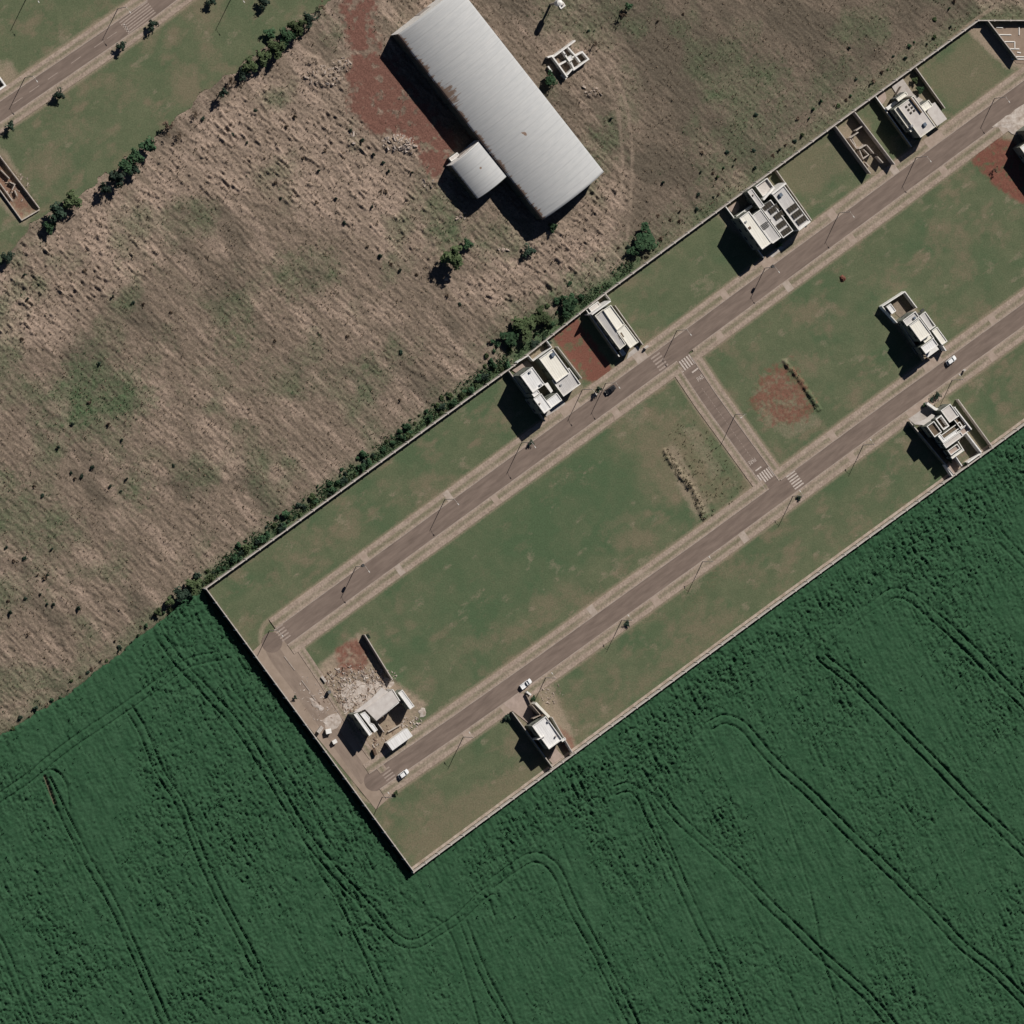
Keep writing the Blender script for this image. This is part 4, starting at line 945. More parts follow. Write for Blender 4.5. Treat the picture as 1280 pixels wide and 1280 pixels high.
slab_roof(H, None, None, 3.5, 0.25, M['slab'], False, quad=[z(245, 520), z(400, 560), z(560, 440), z(480, 400), z(370, 480)])
fixture(H, z(808, 700), 5.6, (1.4, 1.6, 0.1), 'skylight', T); fixture(H, z(830, 830), 4.9, (0.8, 2.0, 0.1), 'skylight', T)
wallbit(H, [z(950, 665), z(1135, 905)], 3.0, M['white'], 0.45); wallbit(H, [z(965, 1045), z(1130, 925)], 2.6, M['white'], 0.5); wallbit(H, [z(800, 970), z(880, 1090)], 2.5, M['white'], 0.3); wallbit(H, [z(815, 745), z(905, 885)], 4.6, M['white'], 0.3)
floor(H, [z(840, 770), z(940, 690), z(1090, 890), z(870, 1050), z(810, 960), z(900, 890)], 0.1, mat('mossy_court', (0.20, 0.155, 0.115), 0.95, 0.1, col2=(0.09, 0.12, 0.065), vscale=0.7), 'court')
floor(H, [z(670, 1080), z(750, 985), z(860, 1090), z(780, 1220)], 0.2, M['pink_paving'])
floor(H, [z(165, 465), z(405, 300), z(545, 370), z(400, 555), z(250, 540)], 0.18, M['concrete'], 'drive')
wallbit(H, [z(430, 265), z(520, 330), z(560, 345)], 2.6, M['white'], 0.9); wallbit(H, [z(655, 310), z(790, 310)], 2.4, M['white'], 0.3); wallbit(H, [z(665, 1080), z(760, 1230)], 2.3, M['white'], 0.5)
for q_ in ((655, 375), (700, 340), (690, 1010), (920, 1060), (780, 1190)): pass
wall_run('side_wall', 'shaded lot wall left of the rambling tiled house', [z(145, 500), z(765, 1245)], 2.4, M['shade_wall'])
wall_run('side_wall', 'pale lot wall right of the rambling tiled house', [z(790, 205), z(1255, 845)], 2.3, M['grey_wall'])

# --- house nine: small house by the lower street
z = zm(620, 840, 10.67); H = house('small white square-roofed house by the lower street with a paved forecourt', z(680, 820))
volume(H, z(485, 722), z(888, 898), 6.8, 'shed_nw', rmat=M['roof_white'], slope=0.03, win=(2, 2), rec=0.3, door=True)
volume(H, z(868, 908), z(936, 896), 6.0, 'flat', win=(0, 0), rec=0.2)
wallbit(H, [z(560, 900), z(650, 855)], 7.0, M['white'], 0.25)
wallbit(H, [z(540, 425), z(700, 590)], 4.0, M['cream'], 0.9); wallbit(H, [z(500, 620), z(600, 570)], 3.2, M['tan_wall'], 0.3)
wallbit(H, [z(485, 445), z(585, 560)], 3.6, M['tan_wall'], 0.25); fixture(H, z(620, 590), 3.0, (1.0, 1.0, 0.9), 'water_tank', M['door'])
floor(H, [z(100, 425), z(290, 290), z(390, 290), z(470, 480), z(510, 610), z(450, 700)], 0.16, M['pink_paving'], 'forecourt')
floor(H, [z(690, 1150), z(790, 1010), z(900, 1130), z(760, 1230)], 0.12, M['pink_paving'], 'yard')
wallbit(H, [z(420, 270), z(460, 300)], 1.6, M['white'], 0.6); wallbit(H, [z(410, 310), z(470, 440)], 1.2, M['tan_wall'], 0.2)
wall_run('side_wall', 'lot wall in shade left of the small square-roofed house', [z(185, 530), z(375, 790), z(725, 1275)], 2.3, M['shade_wall'])
wall_run('side_wall', 'pale lot wall right of the small square-roofed house', [z(715, 600), z(990, 1075)], 2.2, M['white'])

fixture(H, z(700, 660), 6.45, (0.9, 0.7, 0.5)); fixture(H, z(800, 860), 6.45, (0.5, 0.5, 0.5), 'roof_vent', M['grey_wall'])
# --- house ten: building site in the corner
z = zm(420, 850, 10.67); H = house('unfinished house with a grey concrete roof slab amid pale building rubble', z(600, 450), 'building site', 'unfinished_house')
slab_roof(H, None, None, 5.8, 0.3, M['slab'], True, quad=[z(390, 392), z(540, 545), z(840, 285), z(740, 135)])
slab_roof(H, None, None, 5.2, 0.3, M['slab'], False, quad=[z(228, 440), z(305, 425), z(400, 385), z(700, 160), z(610, 100), z(480, 240)])
wallbit(H, [z(560, 525), z(835, 300)], 5.4, M['white'], 0.3, z0=4.6); wallbit(H, [z(420, 420), z(530, 540)], 5.4, M['lowwall'], 0.25)
volume(H, z(830, 172), z(1046, 350), 5.0, 'flat', rmat=M['roof_white'], win=(1, 0), rec=0.15); wallbit(H, [z(760, 130), z(850, 275)], 5.6, M['white'], 0.3)
volume(H, None, None, 6.4, 'flat', rec=0.1, win=(2, 0), quad=[z(240, 460), z(445, 745), z(482, 715), z(285, 440)])
volume(H, None, None, 6.2, 'flat', rec=0.1, win=(0, 0), quad=[z(325, 455), z(515, 700), z(555, 665), z(505, 590), z(455, 570), z(450, 500), z(385, 425)])
wallbit(H, [z(545, 560), z(640, 690)], 1.5, M['lowwall'], 0.3); wallbit(H, [z(700, 690), z(860, 600)], 0.9, M['lowwall'], 0.3)
cont = thing('site_container', 'long white site container standing by the lower street beside the unfinished house', 'container', U(*z(850, 800)))
P = [U(*p, 2.7) for p in rect(z(682, 838), z(1020, 745))]
mb = MB(); mb.prism([(p.x, p.y) for p in P], 0.15, 2.6); mb.build('body', M['white'], cont)
I = shrink([Vector(p[:2]) for p in P], -0.06); mb = MB(); mb.prism([(p.x, p.y) for p in I], 2.6, 2.7, bottom=True); mb.build('roof', M['roof_white'], cont)
for t in range(1, 14):
    q = P[1].lerp(P[2], t / 14); mb = MB(); mb.box((q.x, q.y, 1.35), (0.12, 0.08, 2.3), ANG_A); mb.build('rib', M['white'], cont)
q = P[0].lerp(P[1], 0.5); mb = MB(); mb.box((q.x - 0.03, q.y, 1.3), (0.06, 1.8, 2.1), ANG_A); mb.build('door', M['grey_wall'], cont)
wall_run('side_wall', 'dark-shadowed boundary wall along the right of the building site', [(453, 793), (488, 850)], 2.3, M['tan_wall'])
for (px, py, L, W_, h_, rz, lab, nm, cat) in ((399, 912, 2.6, 1.2, 1.1, 0.9, 'low dark-shaded white brick stack by the end wall', 'brick_stack', 'bricks'), (409, 914, 1.9, 1.5, 1.4, 0.2, 'pale square crate beside the brick stack near the end wall', 'crate', 'crate'), (417, 927, 1.5, 1.2, 1.2, 0.5, 'small pale crate below the others by the end wall', 'crate', 'crate'), (410, 865, 1.0, 0.9, 1.6, 0.3, 'dark upright bin on the left edge of the rubble yard', 'bin', 'bin'), (404, 849, 2.4, 0.9, 0.7, -0.9, 'pale stack of boards at the upper left of the rubble yard', 'board_stack', 'boards'), (467, 940, 1.0, 2.2, 1.4, 0.35, 'stack of dark timber beside the white site container', 'timber_stack', 'timber')):
    p = U(px, py); r = thing(nm, lab, cat, p, rz)
    mt_ = M['dark_metal'] if nm == 'bin' else M['door'] if 'timber' in nm else M['cap']
    if 'stack' in nm:
        for k in range(4):
            mb = MB()
            for j in range(3): mb.box((0, (j - 1) * W_ / 3, h_ * (k + 0.5) / 4), (L * (0.94 + 0.06 * ((k + j) % 2)), W_ / 3 - 0.04, h_ / 4 - 0.03))
            link('layer', mb.mesh('layer', mt_), r)
    else:
        mb = MB(); mb.box((0, 0, h_ * 0.45), (L, W_, h_ * 0.9)); link('body', mb.mesh('body', mt_), r)
        mb = MB(); mb.box((0, 0, h_ * 0.95), (L + 0.1, W_ + 0.1, h_ * 0.1)); link('lid', mb.mesh('lid', M['white'] if nm == 'crate' else M['frame']), r)
        for sx in (-1, 1): mb = MB(); mb.box((sx * L * 0.5, 0, h_ * 0.45), (0.06, W_ * 0.2, h_ * 0.8)); link('brace', mb.mesh('brace', M['grey_wall']), r)
# --- house eleven at the left edge
H = house('white-walled house corner cut by the left edge beside the upper street', (-12, 104))
volume(H, (-50, 100), (8, 107), 4.6, 'flat', rec=1.2, par=0.5, win=(0, 1), rmat=M['clay'], door=True)
# --- dug plot at the left edge
z = zm(0, 190, 12.8); H = house('dug foundation trench plot of bare red earth walls at the left edge', z(300, 700), 'foundation', 'house_foundation')
for pts, h_ in (([(-300, -300), (5, 70), (628, 893)], 0.8), ([(-200, 345), (0, 610), (345, 1085)], 0.8), ([(350, 1090), (630, 925)], 0.8), ([(-200, 230), (0, 500), (190, 760)], 0.9), ([(20, 290), (150, 420)], 0.7), ([(160, 480), (240, 520), (200, 600)], 0.7), ([(240, 620), (270, 690)], 0.6)):
    wallbit(H, [z(*p) for p in pts], h_, M['lowwall'], 0.3, 'foundation_wall', z0=-0.8)
# --- paved plot top right
z = zm(1200, 0, 16); H = house('pale foundation outline of a new house in the top right corner plot', z(950, 900), 'foundation', 'house_foundation')
for pts in ([(700, 690), (1020, 695)], [(830, 832), (1085, 832)], [(1098, 840), (1098, 965)], [(925, 972), (1180, 978)], [(1035, 1130), (1500, 1140)], [(1045, 1180), (1500, 1185)], [(1185, 540), (1185, 690)], [(735, 545), (850, 552)], [(1150, 1045), (1210, 1055)]):
    wallbit(H, [z(*p) for p in pts], 0.28, M['white'], 0.32, 'foundation_beam')
floor(H, [z(640, 545), z(1500, 540), z(1500, 1300), z(1120, 1260)], 0.06, mat('bare_plot', (0.31, 0.235, 0.18), 0.95, 0.1, col2=(0.25, 0.185, 0.14), vscale=0.5), 'ground_slab')
wall_run('side_wall', 'wall left of the top right plot casting a broad black band on the lawn', [z(470, 400), z(1060, 1170), z(1090, 1190)], 3.0, M['shade_wall'])

# --- ruin in the field
z = zm(660, 0, 12.8); H = house('small roofless ruin of white walls divided into rooms in the field', z(640, 930), 'ruin', 'ruin')
for pts, h_ in (([(400, 915), (625, 750), (750, 655)], 2.6), ([(630, 745), (745, 875)], 2.3), ([(755, 895), (870, 830), (970, 945)], 2.4), ([(755, 885), (830, 985)], 2.2), ([(970, 945), (735, 1115)], 2.5), ([(400, 915), (490, 1035)], 2.4), ([(490, 1035), (625, 1225)], 2.5), ([(500, 1040), (595, 985)], 2.3), ([(595, 870), (680, 1010)], 2.2), ([(545, 800), (600, 870)], 2.2), ([(600, 980), (700, 920), (755, 895)], 2.2), ([(690, 1000), (740, 1105)], 2.2), ([(635, 1190), (705, 1110)], 2.4), ([(325, 915), (400, 890)], 2.2), ([(330, 1070), (375, 1135)], 1.2), ([(545, 1205), (605, 1255)], 1.0)):
    wallbit(H, [z(*p) for p in pts], h_, M['white'], 0.5)
volume(H, None, None, 2.7, 'flat', rec=0.12, win=(0, 0), par=0.1, quad=[z(615, 925), z(660, 990), z(725, 945), z(690, 880)], wall=M['cream'])

# ------------------------------------------------------------------ the warehouse and its annexe
def vault(label, quad, eave, rise, name, nwall, rust_fn):
    """arched sheet roof on masonry walls; quad = eave corners on the plan in order W, S, E, N (W-S and N-E are the eaves)"""
    Q = [U(p[0], p[1], eave) for p in quad]
    base = U(quad[0][0], quad[0][1]); base = Vector((Q[0].x, Q[0].y, 0))
    r = thing(name, label, 'warehouse', base)
    span = (Q[3] - Q[0]).length; Rr = (span * span / 4 + rise * rise) / (2 * rise)
    def prof(u): x = (u - 0.5) * span; return eave + math.sqrt(max(Rr * Rr - x * x, 0)) - (Rr - rise)
    nu, nv = 56, 90
    vs = []; rust = []
    ov = 0.0015
    for j in range(nv + 1):
        v = -ov + (1 + 2 * ov) * j / nv
        for i in range(nu + 1):
            u = -0.012 + 1.024 * i / nu
            a = Q[0].lerp(Q[3], u); b = Q[1].lerp(Q[2], u); p = a.lerp(b, v)
            zz = prof(min(max(u, 0), 1)) - (0.25 if u < 0 or u > 1 else 0)
            vs.append((p.x, p.y, zz)); rust.append(rust_fn(u, v))
    fs = [[j * (nu + 1) + i, (j + 1) * (nu + 1) + i, (j + 1) * (nu + 1) + i + 1, j * (nu + 1) + i + 1] for j in range(nv) for i in range(nu)]
    mb = MB(); mb.add(vs, fs); o = mb.build('roof', M['zinc'], r); me = o.data
    me.polygons.foreach_set('use_smooth', np.ones(len(me.polygons), bool))
    at = me.attributes.new('rust', 'FLOAT', 'POINT'); at.data.foreach_set('value', np.array(rust, np.float32))
    if sum(p.normal.z for p in me.polygons) < 0: me.flip_normals()
    sol = o.modifiers.new('thickness', 'SOLIDIFY'); sol.thickness = 0.06; sol.offset = -1
    for a, b in ((Q[0], Q[1]), (Q[2], Q[3])):
        mb = MB(); d = b - a; c = (a + b) / 2; inn = Vector((-d.y, d.x, 0)).normalized() * 0.25
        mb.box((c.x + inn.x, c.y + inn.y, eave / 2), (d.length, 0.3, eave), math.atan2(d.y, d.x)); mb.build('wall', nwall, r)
    for a, b, s in ((Q[0], Q[3], 1), (Q[1], Q[2], -1)):
        d = (b - a).normalized(); nrm = Vector((d.y, -d.x, 0)) * -0.15 * s
        mb = MB(); pts = [a.lerp(b, k / 24) for k in range(25)]
        vs = [(p.x - nrm.x, p.y - nrm.y, 0) for p in pts] + [(p.x - nrm.x, p.y - nrm.y, prof(k / 24) - 0.08) for k, p in enumerate(pts)] + [(p.x + nrm.x, p.y + nrm.y, 0) for p in pts] + [(p.x + nrm.x, p.y + nrm.y, prof(k / 24) - 0.08) for k, p in enumerate(pts)]
        fs = []
        for k in range(24): fs += [[k, k + 1, 26 + k, 25 + k], [50 + k + 1, 50 + k, 75 + k, 75 + k + 1], [25 + k, 26 + k, 76 + k, 75 + k]]
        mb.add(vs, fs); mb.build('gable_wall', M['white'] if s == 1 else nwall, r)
    for k in range(1, 8):                                 # wide doors and buttresses down the shaded side
        p = Q[0].lerp(Q[1], k / 8); mb = MB(); d = (Q[1] - Q[0]).normalized()
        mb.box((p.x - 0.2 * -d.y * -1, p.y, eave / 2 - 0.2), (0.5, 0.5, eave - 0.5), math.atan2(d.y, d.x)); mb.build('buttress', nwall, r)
    c = Q[0].lerp(Q[3], 0.5); mb = MB(); mb.box((c.x, c.y, 2.4), (5.0, 0.5, 4.8), math.atan2((Q[3]-Q[0]).y, (Q[3]-Q[0]).x)); mb.build('door', M['grey_wall'], r)
    return r
def rust_main(u, v):
    e = max(0, 1 - u / 0.26) * 0.47
    e += 0.9 * math.exp(-((u - 0.47) / 0.026) ** 2 - ((v - 0.66) / 0.014) ** 2) + 0.5 * math.exp(-((u - 0.44) / 0.012) ** 2 - ((v - 0.645) / 0.012) ** 2)
    e += 0.30 * math.exp(-((u - 0.10) / 0.09) ** 2 - ((v - 0.33) / 0.06) ** 2)
    e += 0.25 * (0.5 + 0.5 * math.sin(v * 47)) * max(0, 1 - u / 0.05)
    return e
vault('huge long zinc barrel-roofed warehouse with rust along its shaded eave', [(497.5, 43), (679, 274), (754, 215), (572.5, -16)], 7.0, 2.8, 'warehouse', M['shade_block'], rust_main)
z = zm(540, 160, 11.64)
vault('small square arched annexe with one rusty hole against the side of the big warehouse', [z(285, 545), z(668, 1028), z(1118, 668), z(705, 172)], 5.6, 1.9, 'annexe', M['shade_block'],
      lambda u, v: max(0, 0.46 - u * 2.4) + 0.8 * math.exp(-((u - 0.50) / 0.05) ** 2 - ((v - 0.46) / 0.04) ** 2) + 0.6 * math.exp(-((u - 0.73) / 0.02) ** 2 - ((v - 0.42) / 0.03) ** 2))
H = house('little pale concrete hut at the corner of the warehouse annexe', z(330, 420), 'hut', 'hut')
volume(H, z(250, 440), z(400, 400), 2.4, 'flat', rmat=M['slab'], win=(0, 1), rec=0.1, door=True)

# ------------------------------------------------------------------ water tower
p = U(688, 5.5); r = thing('water_tower', 'white drum water tank on a thin column above the dry field', 'water tower', p)
mb = MB(); mb.tube((0, 0, 0), (0, 0, 5.4), 0.45, 0.38, 12); link('column', mb.mesh('column', M['grey_wall']), r)
mb = MB(); mb.tube((0, 0, 5.0), (0, 0, 5.9), 0.40, 1.05, 16); mb.tube((0, 0, 5.9), (0, 0, 8.8), 1.05, 1.05, 16); mb.tube((0, 0, 8.8), (0, 0, 9.15), 1.05, 0.25, 16); link('tank', mb.mesh('tank', M['white']), r)
mb = MB(); mb.tube((1.1, 0, 0.5), (1.1, 0, 8.9), 0.03, 0.03, 4); mb.tube((1.1, 0.35, 0.5), (1.1, 0.35, 8.9), 0.03, 0.03, 4)
for k in range(16): mb.tube((1.1, 0, 0.8 + k * 0.5), (1.1, 0.35, 0.8 + k * 0.5), 0.02, 0.02, 4)
link('ladder', mb.mesh('ladder', M['dark_metal']), r)
p = U(702, 7); r = thing('tank_base', 'pale square base slab beside the water tank column', 'slab', p, 0.6)
mb = MB(); mb.box((0, 0, 0.25), (2.2, 1.6, 0.5)); link('slab', mb.mesh('slab', M['white']), r); mb = MB(); mb.box((0.3, 0.2, 0.75), (0.7, 0.5, 0.5)); link('pump', mb.mesh('pump', M['grey_wall']), r)

# ------------------------------------------------------------------ street lamps
def lamp_meshes():
    a = MB(); a.tube((0, 0, 0), (0, 0, 9.6), 0.15, 0.09, 8)
    b = MB(); pr = [(0, 0, 8.9), (0.6, 0, 9.2), (1.3, 0, 9.32), (1.9, 0, 9.32)]
    for q0, q1 in zip(pr[:-1], pr[1:]): b.tube(q0, q1, 0.035, 0.035, 6)
    c = MB(); c.box((2.15, 0, 9.32), (0.7, 0.26, 0.12)); d = MB(); d.box((2.2, 0, 9.245), (0.45, 0.18, 0.04))
    e = MB(); e.box((0, 0, 9.0), (0.12, 1.7, 0.12))
    for y_ in (-0.75, -0.25, 0.25, 0.75): e.tube((0, y_, 9.06), (0, y_, 9.22), 0.045, 0.045, 6)
    f = MB(); f.box((-0.45, 0, 7.3), (0.75, 1.0, 1.0)); f.tube((-0.45, -0.25, 7.8), (-0.45, -0.25, 8.05), 0.06, 0.04, 6); f.tube((-0.45, 0.25, 7.8), (-0.45, 0.25, 8.05), 0.06, 0.04, 6)
    return a.mesh('pole', M['pole']), b.mesh('arm', M['armpaint']), c.mesh('lamp_head', M['lamp']), d.mesh('lens', M['lens']), e.mesh('crossarm', M['bark']), f.mesh('transformer', M['dark_metal'])
LM = lamp_meshes()
def lamp(px, py, tox, toy, label, trans=False):
    p = U(px, py); q = U(px + tox * 20, py + toy * 20); rz = math.atan2(q.y - p.y, q.x - p.x)
    r = thing('street_lamp', label, 'street lamp', p, rz, 'street lamps and power poles along the estate streets')
    link('pole', LM[0], r); link('arm', LM[1], r); h = link('lamp_head', LM[2], r); link('lens', LM[3], h)
    if trans: link('transformer', LM[5], r)
for px, py, s, lab, tr in [(1243, 123, 1, 'street lamp farthest up the upper street, opposite the white dust patch', 0), (1145, 197, 1, 'street lamp in front of the half-built house', 0), (1049, 266, 1, 'street lamp between the solar house and the half-built one', 0),
    (956, 335, 1, 'street lamp with transformer box below the solar-panelled house', 1), (846, 413, 1, 'street lamp opposite the mouth of the connecting street', 0), (757, 479, 1, 'street lamp by the dark car below the bare red plot', 0), (728, 487, 1, 'street lamp at the front of the two-winged house', 0),
    (652, 553, 1, 'street lamp just left of the two-winged house shadow', 0), (556, 624, 1, 'street lamp midway along the empty upper lawn', 0), (445, 708, 1, 'street lamp with transformer box near the left end of the upper street', 1), (337, 788, 1, 'street lamp at the far left corner of the upper street', 0),
    (1190, 475, -1, 'street lamp in front of the rambling tiled house', 0), (1079, 556, -1, 'street lamp left of the rambling house shadow on the lower street', 0), (991, 620, -1, 'street lamp opposite the lower end of the connecting street', 0), (878, 702, -1, 'street lamp on the lower street below the spoil bank', 0), (777, 775, -1, 'street lamp beside the lone dark shrub on the lower street', 0),
    (682, 847, -1, 'street lamp right of the small square-roofed house', 0), (579, 921, -1, 'street lamp between the site container and the small house', 0), (478, 996, -1, 'street lamp at the dead end of the lower street', 0)]:
    lamp(px, py, B[0] * s, B[1] * s, lab, tr)
lamp(919, 518, -A[0], -A[1], 'street lamp halfway down the connecting street')
for px, py, s, lab in [(31, 97, 1, 'street lamp near the left edge of the top left street'), (147, 11, 1, 'street lamp by the long crossing on the top left street'), (33, -2, 1, 'street lamp on the grass in the top left corner'), (289, -2, 1, 'street lamp on the grass at the top beyond the street trees')]:
    lamp(px, py, 0.58 * s, 0.81 * s, lab)

# ------------------------------------------------------------------ cars
def car(px, py, rz, paint, label, pickup=False, L=4.2, W_=1.75):
    r = thing('parked_car' if not pickup else 'pickup_truck', label, 'car' if not pickup else 'pickup', U(px, py, 0.06), rz)
    hw = W_ / 2; h1 = 0.86
    def loft(secs, name, mt_):
        mb = MB(); vs = []
        for x, zb, zt, wb, wt in secs:
            vs += [(x, -wb, zb), (x, -wb, (zb + zt) / 2), (x, -wt, zt), (x, wt, zt), (x, wb, (zb + zt) / 2), (x, wb, zb)]
        n = 6; fs = []
        for k in range(len(secs) - 1):
            for i in range(n): fs.append([k * n + i, k * n + (i + 1) % n, (k + 1) * n + (i + 1) % n, (k + 1) * n + i])
        fs += [list(range(n)), list(range((len(secs) - 1) * n, len(secs) * n))[::-1]]
        mb.add(vs, [f[::-1] for f in fs]); return link(name, mb.mesh(name, mt_), r)
    loft([(-L/2, 0.38, 0.78, hw*0.88, hw*0.82), (-L/2+0.15, 0.28, h1, hw, hw*0.92), (-L*0.2, 0.24, h1+0.04, hw, hw*0.94), (L*0.16, 0.24, h1+0.04, hw, hw*0.94), (L*0.40, 0.26, 0.76, hw*0.98, hw*0.86), (L/2, 0.36, 0.62, hw*0.84, hw*0.74)], 'body', paint)
    if pickup:
        c0, c1 = -L*0.06, L*0.24
        for s in (-1, 1): mb = MB(); mb.box((-L*0.29, s*hw*0.86, 1.0), (L*0.4, 0.10, 0.26)); link('bed_side', mb.mesh('bed_side', paint), r)
        mb = MB(); mb.box((-L*0.485, 0, 0.98), (0.09, W_*0.8, 0.30)); link('tailgate', mb.mesh('tailgate', paint), r)
    else: c0, c1 = -L*0.44, L*0.22
    loft([(c0, h1, 1.0, hw*0.86, hw*0.80), (c0+0.32, h1, 1.40, hw*0.88, hw*0.70), (c1-0.75, h1, 1.42, hw*0.88, hw*0.70), (c1, h1, 0.92, hw*0.88, hw*0.80)], 'cabin_glass', M['glass'])
    loft([(c0+0.30, 1.36, 1.45, hw*0.76, hw*0.70), (c0+0.5, 1.38, 1.50, hw*0.76, hw*0.68), (c1-0.9, 1.38, 1.50, hw*0.76, hw*0.68), (c1-0.70, 1.34, 1.43, hw*0.76, hw*0.70)], 'roof', paint)
    for sx in (-0.31, 0.31):
        for s in (-1, 1):
            mb = MB(); mb.tube((sx*L, s*(hw-0.16), 0.32), (sx*L, s*(hw+0.015), 0.32), 0.32, 0.32, 14); w_ = link('wheel', mb.mesh('wheel', M['tyre']), r)
            mb = MB(); mb.tube((sx*L, s*(hw+0.0), 0.32), (sx*L, s*(hw+0.03), 0.32), 0.19, 0.19, 10); link('rim', mb.mesh('rim', M['rim']), w_)
    for s in (-1, 1):
        mb = MB(); mb.box((L*0.475, s*hw*0.62, 0.62), (0.12, 0.34, 0.12)); link('headlight', mb.mesh('headlight', M['lens']), r)
        mb = MB(); mb.box((-L*0.487, s*hw*0.66, 0.72), (0.08, 0.26, 0.14)); link('tail_light', mb.mesh('tail_light', M['red_lens']), r)
        mb = MB(); mb.box((c1-0.25, s*(hw+0.06), 0.98), (0.12, 0.16, 0.12)); link('mirror', mb.mesh('mirror', paint), r)
car(656.5, 855, ANG_A, M['carpaint'], 'white pickup parked before the small square-roofed house', True, 4.6)
car(503.5, 967.5, ANG_A, M['carpaint'], 'white car parked at the dead end of the lower street', False, 4.1)
car(1188, 450.5, ANG_A, M['carpaint'], 'white car parked in front of the white house on the middle lawn', False, 4.2)
car(762, 487.5, ANG_A + math.pi, M['carblack'], 'black car parked below the bare red plot on the upper street', False, 4.2)
for c, lab in (((806.5, 434), 'low white meter pillar beside the kerb near the upper crossing'), ((1204, 463), 'white meter box on the verge beside the parked white car')):
    r = thing('meter_pillar', lab, 'meter box', U(*c), ANG_A)
    mb = MB(); mb.box((0, 0, 0.7), (1.5 if c[0] < 1000 else 0.7, 0.45, 1.4)); link('pillar', mb.mesh('pillar', M['white']), r); mb = MB(); mb.box((0, -0.24, 0.9), (0.45, 0.05, 0.6)); link('meter_door', mb.mesh('meter_door', M['alu']), r); mb = MB(); mb.box((0, 0, 1.44), (1.6 if c[0] < 1000 else 0.8, 0.55, 0.08)); link('coping', mb.mesh('coping', M['cap']), r)

r = thing('soil_heap', 'little heap of dark red soil alone on the big middle lawn', 'soil heap', U(1053, 348))
mb = MB(); g_ = random.Random(77); ring = 12; vs = []
for k_, (f_, h_) in enumerate(((1.0, -0.05), (0.7, 0.38), (0.3, 0.7))):
    for i in range(ring): a_ = i * 6.283 / ring; rr_ = 1.35 * f_ * g_.uniform(0.75, 1.2); vs.append((rr_ * math.cos(a_), rr_ * math.sin(a_), h_ * g_.uniform(0.8, 1.2)))
vs.append((0, 0, 0.8)); fs = [[k_ * ring + i, k_ * ring + (i + 1) % ring, (k_ + 1) * ring + (i + 1) % ring, (k_ + 1) * ring + i] for k_ in range(2) for i in range(ring)] + [[2 * ring + i, 2 * ring + (i + 1) % ring, 3 * ring] for i in range(ring)]
mb.add(vs, fs); link('soil', mb.mesh('soil', mat('red_soil', (0.13, 0.055, 0.04), 0.95, 0.0, col2=(0.19, 0.09, 0.065), vscale=1.5)), r)
# ------------------------------------------------------------------ trees and shrubs
def crown_mesh(name, seed, clumps, leaves, leaf, squash, mt_, twig=False):
    g = np.random.default_rng(seed); V = []; F = []
    for c in range(clumps):
        d = g.normal(size=3); d /= np.linalg.norm(d); rr = g.uniform(0.25, 0.88) * (0.75 + 0.35 * math.sin(3 * math.atan2(d[1], d[0]) + seed)); cc = d * rr; cc[2] *= squash; cr = g.uniform(0.22, 0.46)
        for k in range(leaves):
            o = g.normal(size=3); o /= np.linalg.norm(o); p = cc + o * cr * g.uniform(0.4, 1.0)
            nn = o + g.normal(size=3) * 0.5; nn[2] = abs(nn[2]) + 0.35; nn /= np.linalg.norm(nn)
            t = np.cross(nn, g.normal(size=3)); t /= np.linalg.norm(t); b = np.cross(nn, t); s = leaf * g.uniform(0.6, 1.3)
            n0 = len(V); V += [p - t * s, p - b * s * 0.55 + nn * s * 0.15, p + t * s, p + b * s * 0.55]; F.append((n0, n0 + 1, n0 + 2, n0 + 3))
    V = np.array(V); V[:, 2] += squash
    me = bpy.data.meshes.new(name); me.from_pydata(V.tolist(), [], F); me.materials.append(mt_); me.update(); return me
CR = [crown_mesh('crown', 300 + k, 26, 26, 0.16, 0.85, M['leaf_olive' if k == 2 else 'leaf']) for k in range(3)] + [crown_mesh('crown', 310 + k, 20, 24, 0.18, 0.95, M['leaf_dark']) for k in range(2)]
CB = [crown_mesh('crown', 320, 9, 16, 0.12, 0.8, M['twig'])]
SH = [crown_mesh('shrub', 330 + k, 8, 26, 0.25, 0.6, M['leaf_olive' if k == 2 else 'leaf']) for k in range(3)] + [crown_mesh('shrub', 340 + k, 6, 20, 0.28, 0.7, M['leaf_dark']) for k in range(2)] + [crown_mesh('shrub', 350, 6, 14, 0.24, 0.6, M['twig'])]
def trunk_mesh(seed):
    g = random.Random(seed); mb = MB(); mb.tube((0, 0, -0.1), (0.03, 0.02, 0.62), 0.055, 0.035, 7)
    for k in range(5):
        a = k * 1.26 + g.random(); e = 0.3 + 0.2 * g.random(); mb.tube((0.03, 0.02, 0.42 + 0.06 * k), (e * math.cos(a), e * math.sin(a), 0.78 + 0.1 * g.random()), 0.026, 0.008, 5)
    return mb.mesh('trunk', M['bark'])
TRK = [trunk_mesh(k) for k in range(3)]
def tree(px, py, r, h, kind, label, group=None, name='tree'):
    """px, py: where the middle of the crown shows; r: crown radius in plan units; h: height in metres"""
    R0 = r * S; zc = h * 0.62; p = U(px, py, zc); k = random.randrange(3)
    o = thing(name, label, 'tree', (p.x, p.y, 0), random.random() * 6.28, group)
    t = link('trunk', TRK[k], o); t.scale = (h, h, h * 0.85)
    me = CR[k] if kind == 'green' else CR[3 + k % 2] if kind == 'dark' else CB[0]
    c = link('crown', me, o); hh = (h - 0.28 * h) / 2 / 0.9
    c.scale = (R0, R0, hh); c.location = (0, 0, 0.26 * h)
    return o
